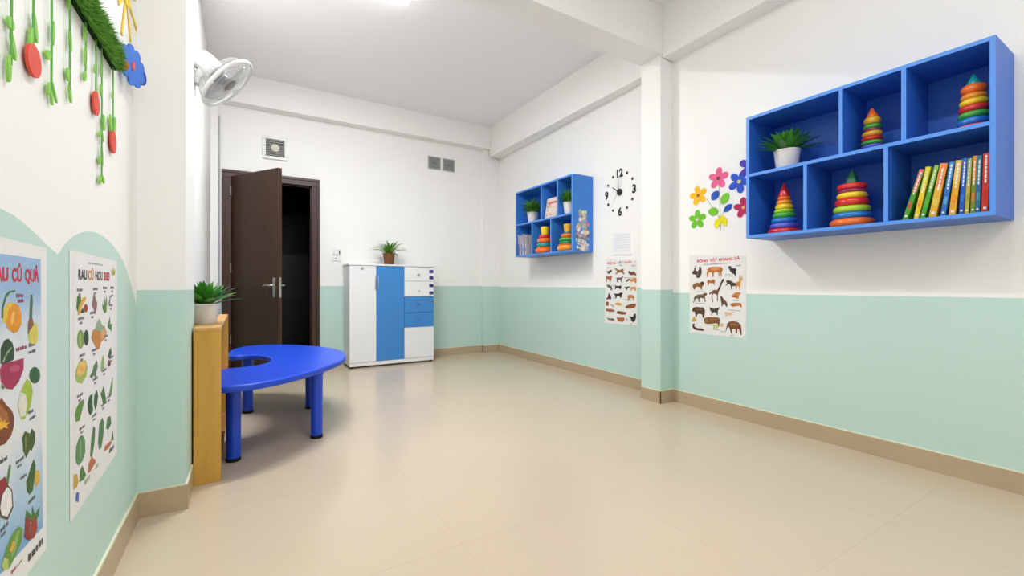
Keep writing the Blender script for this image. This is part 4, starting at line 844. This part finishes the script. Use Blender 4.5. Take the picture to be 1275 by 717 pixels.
stem([(2.062, 1.53), (2.03, 1.58), (2.005, 1.63)]); stem([(2.062, 1.53), (2.1, 1.56)])
tag(obj('flower_stem', m, mat('stem_grey_green', (140, 150, 130), 0.6, 0.3), at=rw(2.06, 1.44)), 'thin grey-green branching stem joining the foam flowers', 'wall sticker')

# ================================================================== POSTERS
def art_parts(t, key, to3, nor, d0=0.001):
    for n, il in enumerate(ART[key]):
        m = MB(); ms = []
        for k, (c, pts) in enumerate(il):
            mt = ink(c)
            if mt not in ms: ms.append(mt)
            P3 = [Vector(to3(a / 1e4, b / 1e4)) + nor * (d0 + 0.00012 * k) for a, b in pts]
            nr = Vector((0, 0, 0))
            for i in range(len(P3)): nr += (P3[i] - P3[0]).cross(P3[(i + 1) % len(P3)] - P3[0])
            if nr.dot(nor) < 0: P3.reverse()
            m.add(P3, [tuple(range(len(P3)))], ms.index(mt))
        obj('illustration', m, ms, t)
def marks(t, to3, nor, rows, rgb=(110, 105, 105), seed=1, d0=0.001):
    """captions too small to read: broken dark strokes. rows: (y_left, y_right, z, height)"""
    R = random.Random(seed); m = MB()
    for ya, yb, z, h in rows:
        L = abs(yb - ya); s = 1 if yb > ya else -1; a = 0.0
        while a < L:
            w_ = R.uniform(.5, 1.1) * h; w_ = min(w_, L - a); hh = h * R.uniform(.7, 1.0)
            P3 = [Vector(to3(ya + s * u, z + v)) + nor * d0 for u, v in ((a, 0), (a + w_, 0), (a + w_, hh), (a, hh))]
            nr = (P3[1] - P3[0]).cross(P3[2] - P3[0])
            if nr.dot(nor) < 0: P3.reverse()
            m.add(P3, [(0, 1, 2, 3)]); a += w_ + h * R.uniform(.25, .45)
    tag(obj('caption', m, ink(rgb), t), kind='stuff')
def sheet(name, label, cat, to3, nor, corners, mt=PAPER, th=0.0006):
    P3 = [Vector(to3(*c)) for c in corners]
    return tag(obj(name, MB().prism(P3, nor * th), mt, at=P3[3]), label, cat)
# right wall: wild animals
NR = Vector((-1, 0, 0))
def to_r(y, z): return (XR - 0.0006, y, z)
pw = sheet('poster', 'white wild animal poster with a red title, right of the pillar below the foam flowers', 'poster', to_r, NR, [(2.340, 1.258), (1.853, 1.222), (1.859, 0.609), (2.340, 0.612)])
art_parts(pw, 'wild', to_r, NR)
RED = ink((214, 48, 66)); rR = (0, -1, 0); uU = (0, 0, 1)
for s, a, b, z in (('ĐỘNG', 2.272, 2.172, 1.193), ('VẬT', 2.153, 2.090, 1.195), ('HOANG', 2.075, 1.961, 1.197), ('DÃ', 1.947, 1.904, 1.199)):
    lettering('title_word', s, RED, pw, to_r(a, z), rR, uU, a - b, 0.021, 0.0012)
marks(pw, to_r, NR, [(2.21, 2.08, 1.170, .008), (1.935, 1.90, 1.150, .01), (2.29, 2.27, 1.158, .006)], (110, 108, 112), 5)
marks(pw, to_r, NR, [(2.075, 2.045, 1.170, .008), (2.035, 2.01, 1.171, .007)], (206, 70, 84), 6)
marks(pw, to_r, NR, [(2.275, 2.20, 0.951, .006), (2.28, 2.19, 0.855, .006), (2.0, 1.90, 0.812, .006), (1.97, 1.91, 0.888, .005), (1.945, 1.91, 0.735, .006), (2.12, 2.07, 0.654, .006), (2.06, 2.02, 0.642, .006), (1.985, 1.95, 0.620, .007), (2.02, 1.98, 1.085, .006), (2.06, 2.045, 1.12, .008), (1.88, 1.87, 0.618, .006)], (120, 112, 110), 7)
# far right wall: farm animals
NF = Vector((-1, 0.0348, 0)).normalized()
def to_f(y, z): return (xf(y) - 0.0006, y, z)
pf = sheet('poster', 'narrow white farm animal poster below the clock, left of the pillar', 'poster', to_f, NF, [(3.405, 1.287), (2.975, 1.252), (2.966, 0.619), (3.440, 0.608)])
art_parts(pf, 'farm', to_f, NF)
for s, a, b, z, c in (('ĐỘNG', 3.394, 3.263, 1.226, (222, 60, 80)), ('VẬT', 3.243, 3.160, 1.228, (90, 90, 92)), ('NUÔI', 3.143, 3.042, 1.224, (220, 80, 76))):
    lettering('title_word', s, ink(c), pf, to_f(a, z), wr, uU, a - b, 0.021, 0.0012)
marks(pf, to_f, NF, [(3.21, 3.17, 1.205, .01), (3.04, 2.995, 1.193, .012), (3.40, 3.36, 1.187, .01), (3.31, 3.26, 0.87, .006), (3.15, 3.02, 0.86, .007), (3.36, 3.28, 0.745, .006), (3.19, 3.17, 0.635, .009), (3.06, 3.03, 0.628, .01), (3.12, 3.09, 0.665, .012), (3.14, 3.02, 1.08, .006), (3.33, 3.24, 1.0, .006)], (110, 108, 108), 9)
marks(pf, to_f, NF, [(3.0, 2.985, 1.232, .012)], (120, 170, 130), 10)
no = sheet('notice', 'faint blank white notice sheet between the clock and the farm poster', 'notice', to_f, NF, [(3.300, 1.548), (3.062, 1.525), (3.062, 1.335), (3.300, 1.345)], NOTICE, 0.0015)
for k in range(6):
    z = 1.385 + k * 0.025
    obj('printed_line', MB().prism([Vector(to_f(3.28, z)) + NF * 0.0015, Vector(to_f(3.09, z - 0.003)) + NF * 0.0015, Vector(to_f(3.09, z + 0.003)) + NF * 0.0015, Vector(to_f(3.28, z + 0.006)) + NF * 0.0015], NF * 0.0003), NLINE, no)
shade_strip = MB().prism([Vector(to_f(3.31, 1.318)), Vector(to_f(3.045, 1.305)), Vector(to_f(3.045, 1.325)), Vector(to_f(3.31, 1.338))], NF * 0.006)  # raised strip put in where the sheet's shadow line falls
tag(obj('notice_shadow_strip', shade_strip, NOTICE, at=to_f(3.18, 1.31)), 'thin white strip put in for the shadow line under the blank notice sheet', 'wall strip')
# left wall: fruit poster and vegetable poster
NL = Vector((1, 0, 0))
def to_l(y, z): return (XL + 0.0006, y, z)
pl = sheet('poster', 'large fruit poster with a blue sky print, nearest on the left wall', 'poster', to_l, NL, [(0.985, 1.098), (1.436, 1.088), (1.436, 0.388), (0.985, 0.385)])
# printed field: blue at head and foot, white between (flat print)
pm = bpy.data.materials.new('fruit_poster_print'); pm.use_nodes = True; nt = pm.node_tree; b = nt.nodes['Principled BSDF']; b.inputs['Roughness'].default_value = 0.5
tc = nt.nodes.new('ShaderNodeTexCoord'); sx = nt.nodes.new('ShaderNodeSeparateXYZ'); rp = nt.nodes.new('ShaderNodeValToRGB'); nz = nt.nodes.new('ShaderNodeTexNoise'); nz.inputs['Scale'].default_value = 9; ma = nt.nodes.new('ShaderNodeMath'); ma.operation = 'MULTIPLY_ADD'; ma.inputs[1].default_value = 0.22
nt.links.new(tc.outputs['Generated'], sx.inputs[0]); nt.links.new(tc.outputs['Object'], nz.inputs['Vector'])
nt.links.new(nz.outputs['Fac'], ma.inputs[0]); nt.links.new(sx.outputs['Z'], ma.inputs[2]); nt.links.new(ma.outputs[0], rp.inputs[0]); nt.links.new(rp.outputs[0], b.inputs['Base Color'])
cr_ = rp.color_ramp; cr_.elements[0].position = 0.1; cr_.elements[0].color = lin((112, 166, 208)) + (1,); cr_.elements[1].position = 1.12; cr_.elements[1].position = 1.0; cr_.elements[1].color = lin((150, 182, 216)) + (1,)
for p_, c_ in ((0.30, (172, 202, 222)), (0.48, (228, 228, 228)), (0.80, (222, 226, 230)), (0.92, (184, 204, 226))):
    e_ = cr_.elements.new(p_); e_.color = lin(c_) + (1,)
pr = [Vector(to_l(y, z)) + NL * 0.0009 for y, z in ((1.03, 0.462), (1.413, 0.449), (1.400, 1.060), (1.03, 1.062))]
obj('printed_field', MB().add(pr, [(0, 1, 2, 3)]), pm, pl)
art_parts(pl, 'fruit', to_l, NL, 0.0012)
lU = (0, 0, 1); rL = (0, 1, 0)
for s, a, b_ in (('RAU', 1.172, 1.240), ('CỦ', 1.256, 1.301), ('QUẢ', 1.316, 1.388)):
    lettering('title_word', s, ink((206, 42, 52)), pl, to_l(a, 1.010), rL, lU, b_ - a, 0.027, 0.0014)
marks(pl, to_l, NL, [(1.275, 1.307, 0.977, .008), (1.281, 1.310, 0.966, .007), (1.273, 1.325, 0.868, .008)], (150, 60, 90), 11, 0.0014)
marks(pl, to_l, NL, [(1.335, 1.367, 0.869, .009), (1.335, 1.371, 0.855, .007), (1.332, 1.36, 0.726, .009), (1.339, 1.371, 0.711, .007), (1.199, 1.235, 0.664, .008), (1.274, 1.311, 0.640, .008), (1.28, 1.30, 0.629, .006), (1.295, 1.322, 0.600, .007), (1.333, 1.368, 0.534, .008), (1.208, 1.24, 0.534, .009), (1.21, 1.23, 0.523, .007)], (90, 88, 96), 12, 0.0014)
marks(pl, to_l, NL, [(1.333, 1.411, 0.412, .017)], (70, 66, 66), 13, 0.0014); marks(pl, to_l, NL, [(1.254, 1.275, 0.430, .008)], (200, 70, 90), 14, 0.0014); marks(pl, to_l, NL, [(1.28, 1.305, 0.430, .006)], (200, 190, 120), 15, 0.0014)
pv = sheet('poster', 'white vegetable poster with small pictures, next to the pillar on the left wall', 'poster', to_l, NL, [(1.593, 1.096), (2.098, 1.090), (2.098, 0.395), (1.597, 0.372)])
pr = [Vector(to_l(y, z)) + NL * 0.0009 for y, z in ((1.625, 0.435), (2.062, 0.448), (2.062, 1.078), (1.625, 1.078))]
obj('printed_field', MB().add(pr, [(0, 1, 2, 3)]), mat('veg_print_white', (238, 234, 236), 0.5, 0.3), pv)
art_parts(pv, 'vegetable', to_l, NL, 0.0012)
for s, a, b_, c in (('RAU', 1.662, 1.74, (52, 52, 46)), ('CỦ', 1.752, 1.808, (214, 140, 60)), ('HOU', 1.825, 1.904, (60, 62, 54)), ('383', 1.919, 1.992, (196, 48, 66))):
    lettering('title_word', s, ink(c), pv, to_l(a, 1.019), rL, lU, b_ - a, 0.028, 0.0014)
marks(pv, to_l, NL, [(1.746, 1.904, 1.066, .005)], (160, 190, 190), 16, 0.0014)
vm = []
for y_, z_ in ((1.65, .985), (1.80, .987), (1.91, .99), (2.0, .99), (1.66, .905), (1.77, .915), (1.985, .93), (1.67, .80), (1.79, .80), (1.92, .83), (1.65, .69), (1.80, .71), (1.90, .72), (1.99, .75), (1.67, .595), (1.79, .60), (1.89, .61), (1.96, .62)):
    vm += [(y_, y_ + 0.05, z_, .009), (y_ + .012, y_ + 0.035, z_ - .012, .007)]
marks(pv, to_l, NL, vm, (112, 104, 108), 17, 0.0014)
marks(pv, to_l, NL, [(1.72, 1.77, 0.425, .018), (1.83, 1.86, 0.432, .012)], (190, 190, 160), 18, 0.0014); marks(pv, to_l, NL, [(1.99, 2.05, 0.428, .016)], (90, 86, 90), 19, 0.0014)

# ================================================================== TURF GARLAND ON THE LEFT WALL
tf = thing('turf_garland', 'shaggy green artificial turf strip fixed along the left wall', 'garland', (XL, 1.56, 1.83))
TY0, TY1, TZ, TH = 0.75, 2.03, 1.79, 0.036
obj('backing', MB().box(XL, XL + 0.012, TY0, TY1, TZ - TH, TZ + TH), TURFB, tf)
R = random.Random(33); m = MB()
for k in range(6500):
    y = R.uniform(TY0, TY1); z = TZ + R.uniform(-TH, TH); a = R.uniform(0, 2 * PI); e = R.uniform(0.2, 1.0)
    d = Vector((math.cos(e) * 0.8 + 0.15, math.sin(e) * math.cos(a), math.sin(e) * math.sin(a))).normalized(); l = R.uniform(.02, .042)
    p0 = Vector((XL + 0.012, y, z)); sd = d.cross(Vector((R.uniform(-1,1), R.uniform(-1,1), R.uniform(-1,1)))).normalized() * 0.0019
    tip = p0 + d * l + Vector((0, 0, R.uniform(-.006, .004)))
    m.add([p0 - sd, p0 + sd, p0 + d * l * 0.6 + sd * 0.8, tip, p0 + d * l * 0.6 - sd * 0.8], [(0, 1, 2, 3, 4)])
tag(obj('turf_blades', m, TURF, tf), kind='stuff')
obj('end_tuft', MB().lathe([(0.012, 0), (0.022, 0.006), (0.02, 0.012), (0.002, 0.016)], (XL + 0.024, 2.031, 1.782), (0, 1, 0), 14), mat('orange_tuft', (206, 120, 50), 0.8, 0.2, var=0.2, scale=80), tf, smooth=50)
def wl(y, z, d=0.008): return (XL + d, y, z)
def oval(m, y, z, a, b, rot=0.0, n=16, d=0.006, th=0.004, mi=0):
    P3 = []
    for i in range(n):
        t = 2 * PI * i / n; p = a * math.cos(t); q = b * math.sin(t)
        P3.append(wl(y + p * math.cos(rot) - q * math.sin(rot), z + p * math.sin(rot) + q * math.cos(rot), d))
    m.prism(P3, (th, 0, 0), mi)
ZV = TZ - TH
REDF = foam('coral_red', (226, 84, 66))
def vine(label, y, zb, leaves, fruit=None):
    t = thing('hanging_vine', label, 'garland', wl(y, zb, 0.0), 'foam vines hanging from the turf')
    obj('string', MB().tube([wl(y, ZV + 0.02), wl(y + 0.003, (ZV + zb) / 2), wl(y, zb)], 0.0024, 6), STRING, t, smooth=60)
    for dy, z, L, W, rot in leaves:
        m = MB(); oval(m, y + dy, z, L / 2, W / 2, rot, d=0.005); obj('leaf', m, VINE, t)
    if fruit:
        z, a, b = fruit; m = MB(); oval(m, y, z, a, b, 0, 22, d=0.0055, th=0.0055); obj('fruit', m, REDF, t)
vine('vine with three leaves nearest the camera on the left wall', 1.232, 1.43, [(-.012, 1.575, .04, .022, .3), (0.0, 1.51, .028, .024, 0), (.012, 1.47, .05, .014, -1.2), (-.006, 1.42, .055, .016, 1.5)])
vine('vine ending in the largest coral red oval, nearest of the three red ovals', 1.336, 1.515, [(.014, 1.56, .06, .016, -1.3), (-.008, 1.525, .055, .018, 1.4)], (1.483, .036, .034))
vine('vine with a looped twig at its tip', 1.440, 1.46, [(.014, 1.60, .06, .014, 1.5), (-.016, 1.535, .032, .022, .5), (.022, 1.462, .05, .008, -.9), (-.014, 1.458, .035, .014, 1.2), (.004, 1.444, .035, .012, -1.3)])
vine('leafy vine halfway along the turf, without a fruit', 1.566, 1.51, [(0, 1.74, .05, .016, 1.4), (.008, 1.64, .055, .016, -1.4), (-.006, 1.545, .03, .034, .2), (.006, 1.500, .045, .016, -1.2)])
vine('short vine with two slim leaves, right of the halfway vine', 1.700, 1.615, [(0, 1.72, .045, .018, 1.5), (0, 1.655, .06, .018, 1.55), (-.004, 1.598, .035, .02, 1.2)])
vine('vine ending in a small coral red oval high on the wall, middle of the three', 1.800, 1.591, [(-.005, 1.66, .03, .01, 1.3)], (1.557, .030, .036))
vine('longest vine hanging lowest on the wall', 1.865, 1.335, [(.004, 1.69, .05, .016, 1.5), (-.004, 1.62, .04, .014, 1.6), (.03, 1.528, .05, .022, 1.8), (-.018, 1.478, .03, .014, .8), (.014, 1.476, .03, .014, -.9), (.008, 1.415, .06, .012, -1.4), (-.018, 1.395, .03, .018, .8), (-.014, 1.335, .035, .018, .9), (.022, 1.342, .028, .016, -.7)])
vine('vine with a coral red oval beside two leaves, farthest of three', 2.005, 1.534, [(0, 1.66, .03, .014, 1.3), (-.024, 1.553, .06, .026, 1.9), (.026, 1.558, .07, .028, 1.35)], (1.497, .034, .039))
# foam flower at the end of the turf, tipped a little off the wall
ff = thing('foam_flower', 'blue foam flower with a red middle at the end of the turf strip', 'wall sticker', (XL, 2.17, 1.80))
def tipped(c, r, ang, lob, d, th, rz=1.0, n=72):
    hv = Vector((math.sin(ang), math.cos(ang), 0)); nv = Vector((math.cos(ang), -math.sin(ang), 0)); o = []
    for i in range(n):
        t = 2 * PI * i / n; q = r * (1 + lob * (abs(math.sin(4.5 * t)) ** 0.6 - 0.5))
        o.append(Vector(c) + hv * (q * math.cos(t)) + Vector((0, 0, rz * q * math.sin(t))) + nv * d)
    return MB().prism(o, nv * th)
FC = (-0.364, 2.168, 1.835)
obj('petals', tipped(FC, 0.070, 0.305, 0.22, 0, 0.005), foam('cobalt', (62, 118, 214)), ff)
obj('flower_centre', tipped(FC, 0.010, 0.305, 0, 0.005, 0.002, 1.7, 24), REDF, ff)
obj('shaded_petal', tipped((-0.352, 2.296, 1.850), 0.034, 0.305, 0, -0.007, 0.005, 1.0, 36), foam('navy', (34, 62, 158)), ff)  # lower right petal in shade, the shade put into a darker blue
obj('spacer', MB().tube([(XL, 2.15, 1.835), (-0.369, 2.155, 1.835)], 0.012, 10), foam('navy', (34, 62, 158)), ff)
# paper sun, mostly above the frame
sn = thing('paper_sun', 'yellow paper sun with long rays above the blue foam flower', 'wall sticker', wl(2.235, 2.12, 0.0))
YEL = foam('sun_yellow', (248, 208, 62))
m = MB(); oval(m, 2.235, 2.135, 0.06, 0.045, 0, 24, d=0.001, th=0.004); obj('sun_disc', m, YEL, sn)
for (y, z) in ((2.115, 2.035), (2.165, 1.945), (2.315, 1.985), (2.43, 2.095), (2.40, 2.21), (2.3, 2.29), (2.17, 2.29), (2.08, 2.2)):
    a = Vector((0, y - 2.235, z - 2.135)); L = a.length; a /= L; q = Vector((0, -a.z, a.y)) * 0.0085; c = Vector(wl(2.235, 2.135, 0.001)); s0 = c + a * 0.05
    obj('ray', MB().prism([s0 - q * 0.8, s0 + q * 0.8, c + a * L + q, c + a * L - q], (0.003, 0, 0)), YEL, sn)
